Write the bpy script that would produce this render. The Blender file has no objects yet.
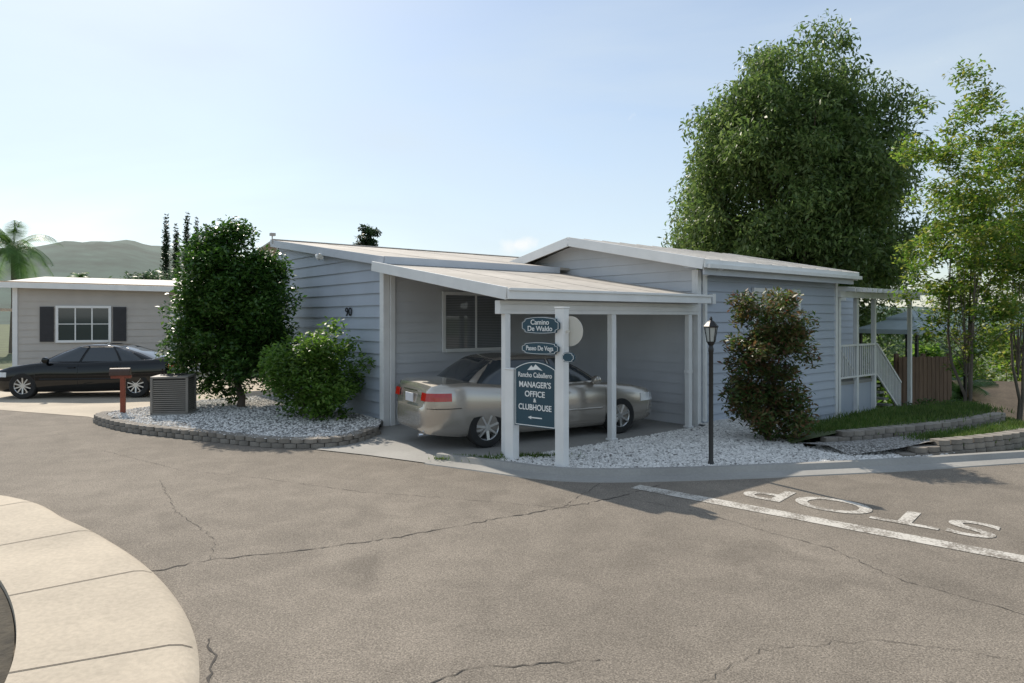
import bpy, bmesh, math, random
import numpy as np
from math import radians, sin, cos, pi
from mathutils import Vector, Matrix
random.seed(7)
RG = np.random.default_rng(7)
C = bpy.context.scene.collection
H, F, HY = 2.08, 683.0, 318.0
def G(px, py, z=0.0):
    d = (H - z) * F / (py - HY)
    return Vector(((px - 512) * d / F, d, z))
TH = radians(39)
OX, OY = -.06, 10.14
def AB(a, b, z=0):
    return Vector((OX + cos(TH)*a - sin(TH)*b, OY + sin(TH)*a + cos(TH)*b, z))
def ss(v, a, b):
    t = min(1, max(0, (v-a)/(b-a))); return t*t*(3-2*t)
def gz(X, Y):
    a = (X-OX)*cos(TH) + (Y-OY)*sin(TH); b = -(X-OX)*sin(TH) + (Y-OY)*cos(TH)
    z = -.03 - .07*min(7, max(0, a-5))*ss(b, -1.6, .3)
    z -= ss(X, 7.5, 10.5)*ss(Y, 10.5, 13)*(.04*min(8, max(0, Y-12)) + .28*min(28, max(0, Y-19)))
    z -= ss(X, 9.2, 12)*ss(Y, 10.0, 12.5)*.11*min(9, max(0, Y-10))
    z += .22*math.exp(-((X-9.3)/1.3)**2-((Y-14.2)/1.4)**2)
    return z

# ---------------------------------------------------------------- materials
def nn(nt, t, **kw):
    n = nt.nodes.new(t)
    for k, v in kw.items(): setattr(n, k, v)
    return n
def mk(name, col, rough=.6, var=.12, scale=2., bump=0., bscale=60., metal=0., island=0., spec=.5, coat=0., stretch=(1,1,1), var2=.0, scale2=30.):
    m = bpy.data.materials.new(name); m.use_nodes = True
    nt = m.node_tree; p = nt.nodes['Principled BSDF']; L = nt.links.new
    tc = nn(nt, 'ShaderNodeTexCoord'); mp = nn(nt, 'ShaderNodeMapping'); mp.inputs['Scale'].default_value = stretch
    L(tc.outputs['Object'], mp.inputs['Vector'])
    no = nn(nt, 'ShaderNodeTexNoise'); no.inputs['Scale'].default_value = scale; no.inputs['Detail'].default_value = 6
    L(mp.outputs[0], no.inputs['Vector'])
    mr = nn(nt, 'ShaderNodeMapRange'); mr.inputs[1].default_value = .3; mr.inputs[2].default_value = .7
    mr.inputs[3].default_value = 1-var; mr.inputs[4].default_value = 1+var
    L(no.outputs[0], mr.inputs[0])
    out = mr.outputs[0]
    if var2:
        n2 = nn(nt, 'ShaderNodeTexNoise'); n2.inputs['Scale'].default_value = scale2; n2.inputs['Detail'].default_value = 4
        L(mp.outputs[0], n2.inputs['Vector'])
        m2 = nn(nt, 'ShaderNodeMapRange'); m2.inputs[1].default_value = .3; m2.inputs[2].default_value = .7
        m2.inputs[3].default_value = -var2; m2.inputs[4].default_value = var2
        L(n2.outputs[0], m2.inputs[0])
        ad = nn(nt, 'ShaderNodeMath', operation='ADD'); L(out, ad.inputs[0]); L(m2.outputs[0], ad.inputs[1]); out = ad.outputs[0]
    if island:
        ge = nn(nt, 'ShaderNodeNewGeometry')
        m3 = nn(nt, 'ShaderNodeMapRange'); m3.inputs[3].default_value = -island; m3.inputs[4].default_value = island
        L(ge.outputs['Random Per Island'], m3.inputs[0])
        ad = nn(nt, 'ShaderNodeMath', operation='ADD'); L(out, ad.inputs[0]); L(m3.outputs[0], ad.inputs[1]); out = ad.outputs[0]
    hs = nn(nt, 'ShaderNodeHueSaturation'); hs.inputs['Color'].default_value = (*col, 1)
    L(out, hs.inputs['Value']); L(hs.outputs[0], p.inputs['Base Color'])
    p.inputs['Roughness'].default_value = rough; p.inputs['Metallic'].default_value = metal
    p.inputs['Specular IOR Level'].default_value = spec; p.inputs['Coat Weight'].default_value = coat
    p.inputs['Coat Roughness'].default_value = .04
    if bump:
        nb = nn(nt, 'ShaderNodeTexNoise'); nb.inputs['Scale'].default_value = bscale; nb.inputs['Detail'].default_value = 5
        L(tc.outputs['Object'], nb.inputs['Vector'])
        b = nn(nt, 'ShaderNodeBump'); b.inputs['Strength'].default_value = bump; b.inputs['Distance'].default_value = .01
        L(nb.outputs[0], b.inputs['Height']); L(b.outputs[0], p.inputs['Normal'])
    return m
def leafmat(name, cols, trans=.35, rough=.45):
    m = bpy.data.materials.new(name); m.use_nodes = True
    nt = m.node_tree; p = nt.nodes['Principled BSDF']; L = nt.links.new
    ge = nn(nt, 'ShaderNodeNewGeometry'); cr = nn(nt, 'ShaderNodeValToRGB')
    el = cr.color_ramp.elements
    while len(el) < len(cols): el.new(.5)
    for i, c in enumerate(cols):
        el[i].position = i/(len(cols)-1) if len(cols) > 1 else 0; el[i].color = (*c, 1)
    L(ge.outputs['Random Per Island'], cr.inputs[0])
    tc = nn(nt, 'ShaderNodeTexCoord'); no = nn(nt, 'ShaderNodeTexNoise'); no.inputs['Scale'].default_value = 1.1; no.inputs['Detail'].default_value = 3
    L(tc.outputs['Object'], no.inputs['Vector'])
    mr = nn(nt, 'ShaderNodeMapRange'); mr.inputs[1].default_value = .3; mr.inputs[2].default_value = .7; mr.inputs[3].default_value = .75; mr.inputs[4].default_value = 1.3
    L(no.outputs[0], mr.inputs[0])
    hs = nn(nt, 'ShaderNodeHueSaturation'); L(cr.outputs[0], hs.inputs['Color']); L(mr.outputs[0], hs.inputs['Value'])
    L(hs.outputs[0], p.inputs['Base Color']); p.inputs['Roughness'].default_value = rough
    p.inputs['Specular IOR Level'].default_value = .35
    tr = nn(nt, 'ShaderNodeBsdfTranslucent'); h2 = nn(nt, 'ShaderNodeHueSaturation'); h2.inputs['Value'].default_value = 2.0; h2.inputs['Saturation'].default_value = 1.1
    L(hs.outputs[0], h2.inputs['Color']); L(h2.outputs[0], tr.inputs['Color'])
    mx = nn(nt, 'ShaderNodeMixShader'); mx.inputs[0].default_value = trans
    L(p.outputs[0], mx.inputs[1]); L(tr.outputs[0], mx.inputs[2]); L(mx.outputs[0], nt.nodes['Material Output'].inputs[0])
    return m
def asphalt():
    m = bpy.data.materials.new('asphalt'); m.use_nodes = True
    nt = m.node_tree; p = nt.nodes['Principled BSDF']; L = nt.links.new
    tc = nn(nt, 'ShaderNodeTexCoord')
    def noise(s, d=6, st=None, dist=0):
        n = nn(nt, 'ShaderNodeTexNoise'); n.inputs['Scale'].default_value = s; n.inputs['Detail'].default_value = d; n.inputs['Distortion'].default_value = dist
        if st:
            mp = nn(nt, 'ShaderNodeMapping'); mp.inputs['Scale'].default_value = st; mp.inputs['Rotation'].default_value = (0, 0, .6); L(tc.outputs['Object'], mp.inputs['Vector']); L(mp.outputs[0], n.inputs['Vector'])
        else: L(tc.outputs['Object'], n.inputs['Vector'])
        return n.outputs[0]
    def rng(s, a, b, c, d):
        r = nn(nt, 'ShaderNodeMapRange'); 
        for i, v in enumerate((a, b, c, d)): r.inputs[i+1].default_value = v
        L(s, r.inputs[0]); return r.outputs[0]
    def mul(a, b):
        q = nn(nt, 'ShaderNodeMath', operation='MULTIPLY'); L(a, q.inputs[0]); L(b, q.inputs[1]); return q.outputs[0]
    big = rng(noise(.35, 8, (1, .5, 1)), .3, .7, .82, 1.15)
    med = rng(noise(2.2, 8, None, .6), .35, .65, .9, 1.09)
    fine = rng(noise(80, 4), .3, .7, .66, 1.34)
    stain = rng(noise(.55, 10, None, 1.2), .6, .74, 1., .78)
    vo = nn(nt, 'ShaderNodeTexVoronoi'); vo.inputs['Scale'].default_value = 125; L(tc.outputs['Object'], vo.inputs['Vector'])
    sep = nn(nt, 'ShaderNodeSeparateColor'); L(vo.outputs['Color'], sep.inputs[0])
    agg = rng(sep.outputs[0], 0, 1, .7, 1.3)
    v = mul(mul(mul(big, med), mul(fine, stain)), agg)
    hs = nn(nt, 'ShaderNodeHueSaturation'); hs.inputs['Color'].default_value = (.222, .193, .160, 1); L(v, hs.inputs['Value'])
    L(hs.outputs[0], p.inputs['Base Color']); p.inputs['Roughness'].default_value = .88; p.inputs['Specular IOR Level'].default_value = .2
    b = nn(nt, 'ShaderNodeBump'); b.inputs['Strength'].default_value = .5; b.inputs['Distance'].default_value = .006
    L(mul(fine, agg), b.inputs['Height']); L(b.outputs[0], p.inputs['Normal'])
    return m
def gravelmat():
    m = bpy.data.materials.new('gravel_bed'); m.use_nodes = True
    nt = m.node_tree; p = nt.nodes['Principled BSDF']; L = nt.links.new
    tc = nn(nt, 'ShaderNodeTexCoord'); vo = nn(nt, 'ShaderNodeTexVoronoi'); vo.inputs['Scale'].default_value = 34; L(tc.outputs['Object'], vo.inputs['Vector'])
    cr = nn(nt, 'ShaderNodeValToRGB'); cr.color_ramp.elements[0].color = (.27, .25, .23, 1); cr.color_ramp.elements[1].color = (.72, .7, .67, 1)
    sep = nn(nt, 'ShaderNodeSeparateColor'); L(vo.outputs['Color'], sep.inputs[0]); L(sep.outputs[1], cr.inputs[0])
    hs = nn(nt, 'ShaderNodeHueSaturation'); L(cr.outputs[0], hs.inputs['Color'])
    mr = nn(nt, 'ShaderNodeMapRange'); mr.inputs[1].default_value = .2; mr.inputs[2].default_value = .7; mr.inputs[3].default_value = 1.0; mr.inputs[4].default_value = .3
    L(vo.outputs['Distance'], mr.inputs[0]); L(mr.outputs[0], hs.inputs['Value']); L(hs.outputs[0], p.inputs['Base Color'])
    b = nn(nt, 'ShaderNodeBump'); b.inputs['Strength'].default_value = 1; b.inputs['Distance'].default_value = .02; b.invert = True
    L(vo.outputs['Distance'], b.inputs['Height']); L(b.outputs[0], p.inputs['Normal']); p.inputs['Roughness'].default_value = .85
    return m
def wornpaint():
    m = bpy.data.materials.new('worn_road_paint'); m.use_nodes = True
    nt = m.node_tree; p = nt.nodes['Principled BSDF']; L = nt.links.new
    tc = nn(nt, 'ShaderNodeTexCoord'); a = nn(nt, 'ShaderNodeTexNoise'); a.inputs['Scale'].default_value = 45; a.inputs['Detail'].default_value = 6; L(tc.outputs['Object'], a.inputs['Vector'])
    b = nn(nt, 'ShaderNodeTexNoise'); b.inputs['Scale'].default_value = 3.; b.inputs['Detail'].default_value = 4; L(tc.outputs['Object'], b.inputs['Vector'])
    ad = nn(nt, 'ShaderNodeMath', operation='ADD'); L(a.outputs[0], ad.inputs[0]); L(b.outputs[0], ad.inputs[1])
    cr = nn(nt, 'ShaderNodeValToRGB'); cr.color_ramp.elements[0].position = .80; cr.color_ramp.elements[0].color = (.22, .195, .165, 1); cr.color_ramp.elements[1].position = 1.0; cr.color_ramp.elements[1].color = (.56, .53, .48, 1)
    hv = nn(nt, 'ShaderNodeMath', operation='MULTIPLY'); hv.inputs[1].default_value = .93; L(ad.outputs[0], hv.inputs[0]); L(hv.outputs[0], cr.inputs[0])
    L(cr.outputs[0], p.inputs['Base Color']); p.inputs['Roughness'].default_value = .85
    return m
def blindmat(name, c0, c1, rough, freq):
    m = bpy.data.materials.new(name); m.use_nodes = True
    nt = m.node_tree; p = nt.nodes['Principled BSDF']; L = nt.links.new
    tc = nn(nt, 'ShaderNodeTexCoord'); w = nn(nt, 'ShaderNodeTexWave'); w.bands_direction = 'Z'; w.inputs['Scale'].default_value = freq; L(tc.outputs['Object'], w.inputs['Vector'])
    cr = nn(nt, 'ShaderNodeValToRGB'); cr.color_ramp.elements[0].color = (*c0, 1); cr.color_ramp.elements[1].color = (*c1, 1); L(w.outputs['Fac'], cr.inputs[0])
    L(cr.outputs[0], p.inputs['Base Color']); p.inputs['Roughness'].default_value = rough; p.inputs['Coat Weight'].default_value = 1; p.inputs['Coat Roughness'].default_value = .03
    return m

m_asph = asphalt(); m_gravel = gravelmat(); m_paint = wornpaint()
m_soil = mk('dry_soil', (.075, .095, .035), .95, .3, .5, .5, 20, var2=.2, scale2=6)
m_dark = mk('dark_soil', (.06, .05, .035), .95, .3, 3, .8, 30, var2=.25, scale2=20)
m_conc = mk('concrete', (.46, .395, .31), .85, .18, .9, .25, 80, var2=.1, scale2=30)
m_conc2 = mk('concrete_grey', (.31, .30, .28), .85, .15, .8, .2, 80, var2=.06)
m_crack = mk('crack_tar', (.06, .052, .045), .9, .3, 8)
m_stone = mk('white_stone', (.67, .65, .62), .8, .05, 3, island=.28)
m_block = mk('retaining_block', (.25, .225, .195), .92, .15, 5, .8, 40, island=.16)
m_side = mk('blue_grey_siding', (.44, .485, .56), .55, .05, 1.3, .06, 60, stretch=(1,1,.3), island=.03)
m_side2 = mk('carport_wall_siding', (.6, .615, .64), .55, .05, 1.3, island=.02)
m_white = mk('white_trim', (.8, .8, .79), .5, .05, 3, .05, 50)
m_trimblue = mk('pale_blue_trim', (.56, .59, .64), .5, .06, 2)
m_roof = mk('roof_coating', (.49, .445, .39), .8, .16, .6, .2, 40, var2=.1, scale2=5)
m_roofw = mk('white_roof_coating', (.6, .565, .52), .75, .14, .8, .2, 40, var2=.08, scale2=8)
m_soffit = mk('soffit', (.6, .6, .6), .6, .05, 2)
m_glass = mk('dark_window_glass', (.03, .04, .05), .05, .1, 1, spec=.9)
m_blind = blindmat('window_blind_dim', (.10, .11, .12), (.24, .25, .26), .5, 9)
m_curtain = blindmat('window_blind_grey', (.2, .23, .25), (.4, .43, .45), .5, 9)
m_greyhouse = mk('grey_stucco', (.5, .465, .425), .8, .05, 2, .2, 40)
m_shutter = mk('dark_shutter', (.03, .03, .035), .6, .1, 5)
m_black = mk('black_paint', (.012, .012, .013), .35, .2, 5)
m_rubber = mk('rubber', (.018, .018, .018), .85, .2, 10, .2, 60)
m_rim = mk('alloy', (.55, .56, .57), .3, .04, 5, metal=.9)
m_silver = mk('champagne_paint', (.47, .435, .39), .24, .02, 2, metal=.65, coat=1)
m_carblack = mk('black_car_paint', (.003, .004, .005), .05, .05, 2, coat=.3, spec=.35)
m_redlamp = mk('red_lens', (.42, .014, .012), .12, .1, 20, coat=.6)
m_clearlamp = mk('clear_lens', (.6, .62, .64), .1, .1, 20, coat=.6)
m_plate = mk('number_plate', (.6, .62, .66), .5, .06, 20)
m_chrome = mk('chrome', (.7, .7, .72), .12, .02, 2, metal=1)
m_teal = mk('teal_sign_board', (.02, .065, .095), .45, .08, 4)
m_letter = mk('white_lettering', (.85, .86, .85), .5, .03, 5)
m_cream = mk('pale_disc_plastic', (.64, .61, .54), .5, .06, 4)
m_rust = mk('red_brown_paint', (.24, .06, .03), .6, .15, 6, .2, 40)
m_acmetal = mk('taupe_metal', (.22, .2, .175), .55, .08, 4)
m_mbox = mk('mailbox_metal', (.07, .04, .03), .5, .08, 4)
m_bark = mk('bark', (.11, .085, .065), .9, .25, 6, .8, 25, stretch=(1, 1, .3))
m_bark2 = mk('pale_bark', (.14, .115, .09), .9, .25, 6, .8, 25, stretch=(1, 1, .3))
m_wood = mk('brown_wood', (.19, .12, .08), .8, .2, 3, .3, 30, stretch=(6, 6, .5), island=.1)
m_shingle = mk('tan_shingle', (.46, .3, .18), .85, .15, 2, .4, 20, var2=.12, scale2=14)
m_canopy = mk('blue_grey_canopy', (.36, .42, .43), .8, .08, 2)
m_hill = mk('hillside', (.05, .088, .072), .95, .35, .012, var2=.3, scale2=.07)  # distance haze painted into the base colour as a blue-green tint
m_grass = leafmat('grass_blades', [(.035, .075, .015), (.075, .13, .025), (.13, .16, .05)], .25, .7)
lf_big = leafmat('leaf_olive', [(.05, .088, .028), (.095, .145, .045), (.15, .195, .07)], .4)
lf_cit = leafmat('leaf_citrus', [(.018, .052, .012), (.045, .1, .02), (.085, .155, .033)], .28, .35)
lf_lite = leafmat('leaf_light', [(.05, .11, .02), (.1, .18, .035), (.16, .24, .06)], .42)
lf_yel = leafmat('leaf_yellow_green', [(.06, .12, .025), (.1, .17, .03), (.15, .21, .045), (.24, .23, .06)], .45)
lf_red = leafmat('leaf_reddish', [(.04, .075, .025), (.065, .11, .03), (.14, .065, .04), (.1, .14, .04)], .32)
lf_dark = leafmat('leaf_dark', [(.02, .04, .02), (.035, .065, .027)], .2)
lf_far = leafmat('leaf_far', [(.05, .085, .045), (.09, .135, .065)], .3)
lf_palm = leafmat('leaf_palm', [(.06, .12, .035), (.11, .18, .06)], .4)

# ---------------------------------------------------------------- mesh tools
class MB:
    def __init__(s): s.v = []; s.f = []; s.m = []
    def quad(s, pts, mi=0):
        k = len(s.v); s.v += [tuple(p) for p in pts]; s.f.append(tuple(range(k, k+len(pts)))); s.m.append(mi); return s
    def box(s, a, b, mi=0):
        x0, y0, z0 = a; x1, y1, z1 = b; k = len(s.v)
        s.v += [(x0,y0,z0),(x1,y0,z0),(x1,y1,z0),(x0,y1,z0),(x0,y0,z1),(x1,y0,z1),(x1,y1,z1),(x0,y1,z1)]
        for f in ((0,3,2,1),(4,5,6,7),(0,1,5,4),(1,2,6,5),(2,3,7,6),(3,0,4,7)): s.f.append(tuple(k+i for i in f)); s.m.append(mi)
        return s
    def bar(s, p, q, w, h, mi=0):
        p = Vector(p); q = Vector(q); d = (q-p).normalized()
        up = Vector((0,0,1)) if abs(d.z) < .95 else Vector((0,1,0))
        x = d.cross(up).normalized(); y = x.cross(d).normalized(); k = len(s.v)
        for c in (p, q):
            for (i, j) in ((-1,-1),(1,-1),(1,1),(-1,1)): s.v.append(tuple(c + x*i*w/2 + y*j*h/2))
        for f in ((0,1,2,3),(7,6,5,4),(0,4,5,1),(1,5,6,2),(2,6,7,3),(3,7,4,0)): s.f.append(tuple(k+i for i in f)); s.m.append(mi)
        return s
    def tube(s, pts, rad, n=8, mi=0, cap=True):
        pts = [Vector(p) for p in pts]
        if not hasattr(rad, '__len__'): rad = [rad]*len(pts)
        k = len(s.v); ref = None
        for i, p in enumerate(pts):
            d = (pts[min(i+1, len(pts)-1)] - pts[max(i-1, 0)]).normalized()
            if ref is None: ref = Vector((1,0,0)) if abs(d.x) < .8 else Vector((0,1,0))
            x = (ref - d*ref.dot(d)).normalized(); ref = x; y = d.cross(x)
            for j in range(n):
                t = 2*pi*j/n; s.v.append(tuple(p + (x*cos(t) + y*sin(t))*rad[i]))
        for i in range(len(pts)-1):
            for j in range(n):
                a = k+i*n+j; b = k+i*n+(j+1) % n
                s.f.append((a, b, b+n, a+n)); s.m.append(mi)
        if cap:
            s.f.append(tuple(k+j for j in reversed(range(n)))); s.m.append(mi)
            e = k+(len(pts)-1)*n; s.f.append(tuple(e+j for j in range(n))); s.m.append(mi)
        return s
    def lathe(s, prof, n=20, c=(0,0,0), axis='z', mi=0, cap=True):
        k = len(s.v)
        for (r, z) in prof:
            for j in range(n):
                t = 2*pi*j/n
                if axis == 'z': s.v.append((c[0]+r*cos(t), c[1]+r*sin(t), c[2]+z))
                else: s.v.append((c[0]+r*cos(t), c[1]-z, c[2]+r*sin(t)))
        for i in range(len(prof)-1):
            for j in range(n):
                a = k+i*n+j; b = k+i*n+(j+1) % n
                s.f.append((a, b, b+n, a+n)); s.m.append(mi)
        if cap:
            s.f.append(tuple(k+j for j in reversed(range(n)))); s.m.append(mi)
            e = k+(len(prof)-1)*n; s.f.append(tuple(e+j for j in range(n))); s.m.append(mi)
        return s
    def prism(s, pts, z0, z1, mi=0, T=None):
        T = T or (lambda x, y, z: (x, y, z)); n = len(pts); k = len(s.v)
        for z in (z0, z1):
            for (x, y) in pts: s.v.append(tuple(T(x, y, z)))
        s.f.append(tuple(k+i for i in reversed(range(n)))); s.m.append(mi)
        s.f.append(tuple(k+n+i for i in range(n))); s.m.append(mi)
        for i in range(n):
            j = (i+1) % n; s.f.append((k+i, k+j, k+n+j, k+n+i)); s.m.append(mi)
        return s
    def build(s, name, mats, parent=None, smooth=False, bevel=0, solid=0, angle=35, fix=True):
        me = bpy.data.meshes.new(name); me.from_pydata(s.v, [], s.f)
        mats = mats if isinstance(mats, (list, tuple)) else [mats]
        for m in mats: me.materials.append(m)
        me.polygons.foreach_set('material_index', s.m)
        me.update()
        if fix:
            bm = bmesh.new(); bm.from_mesh(me); bmesh.ops.recalc_face_normals(bm, faces=bm.faces); bm.to_mesh(me); bm.free()
        if smooth:
            me.polygons.foreach_set('use_smooth', [True]*len(me.polygons)); me.set_sharp_from_angle(angle=radians(angle))
        o = bpy.data.objects.new(name, me); C.objects.link(o)
        if parent: o.parent = parent
        if solid:
            md = o.modifiers.new('solid', 'SOLIDIFY'); md.thickness = solid; md.offset = 0
        if bevel:
            md = o.modifiers.new('bevel', 'BEVEL'); md.width = bevel; md.segments = 2; md.limit_method = 'ANGLE'
        return o
def tag(o, label=None, cat=None, group=None, kind=None):
    if label: o['label'] = label
    if cat: o['category'] = cat
    if group: o['group'] = group
    if kind: o['kind'] = kind
    return o
def thing(name, label, cat, loc=(0,0,0), rz=0, group=None):
    o = bpy.data.objects.new(name, None); C.objects.link(o); o.location = loc; o.rotation_euler = (0, 0, rz)
    o.empty_display_size = .2
    return tag(o, label, cat, group)
def structure(o): o['kind'] = 'structure'; return o
def text_mesh(name, txt, size, mat, parent, mtx, bold=0., ex=.002, sx=1., sy=1.):
    cu = bpy.data.curves.new(name, 'FONT'); cu.body = txt; cu.size = size; cu.align_x = 'CENTER'; cu.align_y = 'CENTER'
    cu.extrude = ex; cu.offset = bold
    t = bpy.data.objects.new('tmp', cu); C.objects.link(t)
    bpy.context.view_layer.update()
    me = bpy.data.meshes.new_from_object(t.evaluated_get(bpy.context.evaluated_depsgraph_get()))
    bpy.data.objects.remove(t)
    me.transform(Matrix.Diagonal((sx, sy, 1, 1))); me.transform(mtx); me.materials.clear(); me.materials.append(mat); me.name = name
    o = bpy.data.objects.new(name, me); C.objects.link(o)
    if parent: o.parent = parent
    return o
def frame(loc, x, y, z):
    m = Matrix.Identity(4)
    for i, c in enumerate((x, y, z)):
        for r in range(3): m[r][i] = c[r]
    for r in range(3): m[r][3] = loc[r]
    return m

# ---------------------------------------------------------------- foliage
def unit(n):
    d = RG.normal(size=(n, 3)); return d/np.linalg.norm(d, axis=1)[:, None]
def leaves(name, P, size, mat, parent, aspect=.45, droop=0., up=.5):
    n = len(P); nrm = unit(n); nrm[:, 2] = np.abs(nrm[:, 2]) + up; nrm /= np.linalg.norm(nrm, axis=1)[:, None]
    t = unit(n); t[:, 2] -= droop; t -= nrm*(t*nrm).sum(1)[:, None]*(.0 if droop > .6 else 1.); t /= np.linalg.norm(t, axis=1)[:, None]
    s = np.cross(nrm, t); s /= np.linalg.norm(s, axis=1)[:, None]
    Ls = (size*(.65 + .7*RG.random(n)))[:, None]; W = Ls*aspect
    V = np.empty((n, 4, 3)); V[:, 0] = P; V[:, 1] = P + t*Ls*.5 + s*W*.5 + nrm*W*.15; V[:, 2] = P + t*Ls; V[:, 3] = P + t*Ls*.5 - s*W*.5 + nrm*W*.15
    me = bpy.data.meshes.new(name); me.vertices.add(4*n); me.vertices.foreach_set('co', V.reshape(-1))
    me.loops.add(4*n); me.loops.foreach_set('vertex_index', np.arange(4*n, dtype=np.int32))
    me.polygons.add(n); me.polygons.foreach_set('loop_start', np.arange(0, 4*n, 4, dtype=np.int32)); me.polygons.foreach_set('loop_total', np.full(n, 4, dtype=np.int32))
    me.materials.append(mat); me.update(calc_edges=True); me.validate()
    o = bpy.data.objects.new(name, me); C.objects.link(o); o.parent = parent
    return o
def clump_pts(cl, n, pw=.5, zs=.8):
    c = np.array([k[0] for k in cl]); r = np.array([k[1] for k in cl]); w = r**2; w /= w.sum()
    i = RG.choice(len(cl), n, p=w); d = unit(n); d[:, 2] *= zs
    return c[i] + d*(r[i]*RG.random(n)**pw)[:, None]
def crown_clumps(cz, rad, n, cr, shell=.6, low=-1., p=2.6, taper=0., rough=1.):
    out = []
    while len(out) < n:
        d = unit(1)[0]
        if d[2] < low: continue
        d = d/(np.abs(d)**p).sum()**(1/p)
        k = shell + (1-shell)*RG.random()**.7
        k *= 1 + rough*(.08*math.sin(3.1*d[0]*2+5*d[2]+cz) + max(-.08, min(.06, RG.normal()*.04)))
        tp = 1-taper*(d[2]*.5+.5)
        out.append(((d[0]*rad[0]*k*tp, d[1]*rad[1]*k*tp, cz + d[2]*rad[2]*k), cr*(.6+.8*RG.random())))
    return out
def tree(name, label, cat, loc, th, tr, cz, rad, ncl, cr, nl, size, lm, bm_=None, group=None, nlimb=9, shell=.55, aspect=.45, droop=0., stems=1, pw=.5, offs=(0,0), p=2.3, taper=0., limb=.5, rough=1.):
    root = thing(name, label, cat, loc, 0, group)
    cl = crown_clumps(cz, rad, ncl, cr, shell, p=p, taper=taper, rough=rough)
    cl = [((c[0][0]+offs[0], c[0][1]+offs[1], max(c[0][2], c[1]*.6)), c[1]) for c in cl]
    mb = MB()
    for s in range(stems):
        an = 2*pi*s/max(stems, 1)+.5; o = .0 if stems == 1 else tr*1.2
        bx, by = o*cos(an), o*sin(an); k_ = 3 if stems == 1 else 3+4*random.random()
        tx, ty = bx*k_+offs[0]*.5+random.uniform(-.1, .1), by*k_+offs[1]*.5
        mb.tube([(bx, by, -.3), (bx, by, .02), (bx*1.6+.03*th, by*1.6, th*.35), (tx*.8, ty*.8, th*.7), (tx, ty, th), (tx+.05, ty, th+rad[2]*.5), (tx+.1, ty, th+rad[2]*.9)], [tr*1.4, tr*1.15, tr, tr*.85, tr*.7, tr*.4, tr*.1], 9)
    for i in range(nlimb):
        c = Vector(cl[i % ncl][0]); z0 = th*(.55+.45*random.random()); a = Vector((offs[0]*.4, offs[1]*.4, z0)); mid = (a+c)/2 + Vector((0, 0, -.08*rad[2]))
        mb.tube([a, a*.6+mid*.4, mid, c], [tr*limb, tr*limb*.7, tr*limb*.45, tr*.06], 6)
    mb.build('trunk', bm_ or m_bark, root, smooth=True, angle=60)
    leaves('crown', clump_pts(cl, nl, pw), size, lm, root, aspect, droop)
    return root

# ---------------------------------------------------------------- ground
def axis_pts(a, b, st, far):
    p = list(np.arange(a, b+.01, st)); s = st; x = a
    while x > -far: s *= 1.35; x -= s; p.insert(0, x)
    s = st; x = b
    while x < far: s *= 1.35; x += s; p.append(x)
    return p
xs = axis_pts(-22, 26, .5, 3500); ys = axis_pts(-6, 46, .5, 3500)
mb = MB(); mb.v = [(x, y, gz(x, y)) for y in ys for x in xs]; nx = len(xs)
for j in range(len(ys)-1):
    for i in range(nx-1): k = j*nx+i; mb.f.append((k, k+1, k+nx+1, k+nx)); mb.m.append(0)
structure(mb.build('ground', m_soil, smooth=True, angle=80))
def sheet(name, pts, z, mat, struct=True):
    mb = MB(); mb.quad([(p[0], p[1], z) for p in pts]); o = mb.build(name, mat)
    if o.data.polygons[0].normal.z < 0: o.data.flip_normals()
    if struct: structure(o)
    return o
def smooth_line(pts, n=8):
    P = [Vector((p[0], p[1], 0)) for p in pts]; out = []
    for i in range(len(P)-1):
        p0 = P[max(i-1, 0)]; p1 = P[i]; p2 = P[i+1]; p3 = P[min(i+2, len(P)-1)]
        for k in range(n):
            t = k/n; out.append(.5*((2*p1)+(-p0+p2)*t+(2*p0-5*p1+4*p2-p3)*t*t+(-p0+3*p1-3*p2+p3)*t**3))
    out.append(P[-1]); return out
def offset_line(pts, o):
    n = len(pts); out = []
    for i, p in enumerate(pts):
        d = (pts[min(i+1, n-1)]-pts[max(i-1, 0)]).normalized(); out.append(p+Vector((-d.y, d.x, 0))*o)
    return out
def sweep(name, pts, prof, mat):
    mb = MB(); n = len(pts); m = len(prof)
    for i, p in enumerate(pts):
        d = (pts[min(i+1, n-1)]-pts[max(i-1, 0)]).normalized(); nrm = Vector((-d.y, d.x, 0))
        for (o, z) in prof: q = p+nrm*o; mb.v.append((q.x, q.y, z))
    for i in range(n-1):
        for j in range(m-1):
            a = i*m+j; mb.f.append((a, a+1, a+m+1, a+m)); mb.m.append(0)
    return mb.build(name, mat, smooth=True, angle=40)

kerb_line = smooth_line([G(428, 463), G(480, 470), G(540, 478), G(600, 481), G(700, 479), G(800, 475), G(900, 470), G(1024, 462), G(1150, 455), G(1400, 445)], 8)
rd = [(-60, -8), (60, -8), (60, 11.0)] + [(p.x, p.y) for p in reversed(kerb_line)] + [AB(-.3, 0)[:2], AB(-.3, 3)[:2], (-3.0, 13.2), (-8.0, 16.2), (-60, 17.5)]
sheet('road', rd, 0, m_asph)
sheet('driveway', [(-40, 15.9), (-12.0, 15.6), (-8.9, 14.35), (-8.2, 13.75), (-5.2, 16.2), (-6.2, 26), (-40, 30)], .006, m_conc)
structure(sweep('kerb', kerb_line, [(.36, .02), (.34, .09), (.24, .105), (.2, .10), (.15, .03), (-.08, .012), (-.10, -.02)], m_conc2))
sheet('carport_slab', [G(316, 450)[:2], G(370, 456)[:2], G(436, 465)[:2], AB(-.15, -.25)[:2], AB(4.6, -.25)[:2], AB(4.6, 3.8)[:2], AB(-.05, 3.8)[:2], (-2.55, 12.6), (-2.75, 11.8)], .012, m_conc2)
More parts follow.
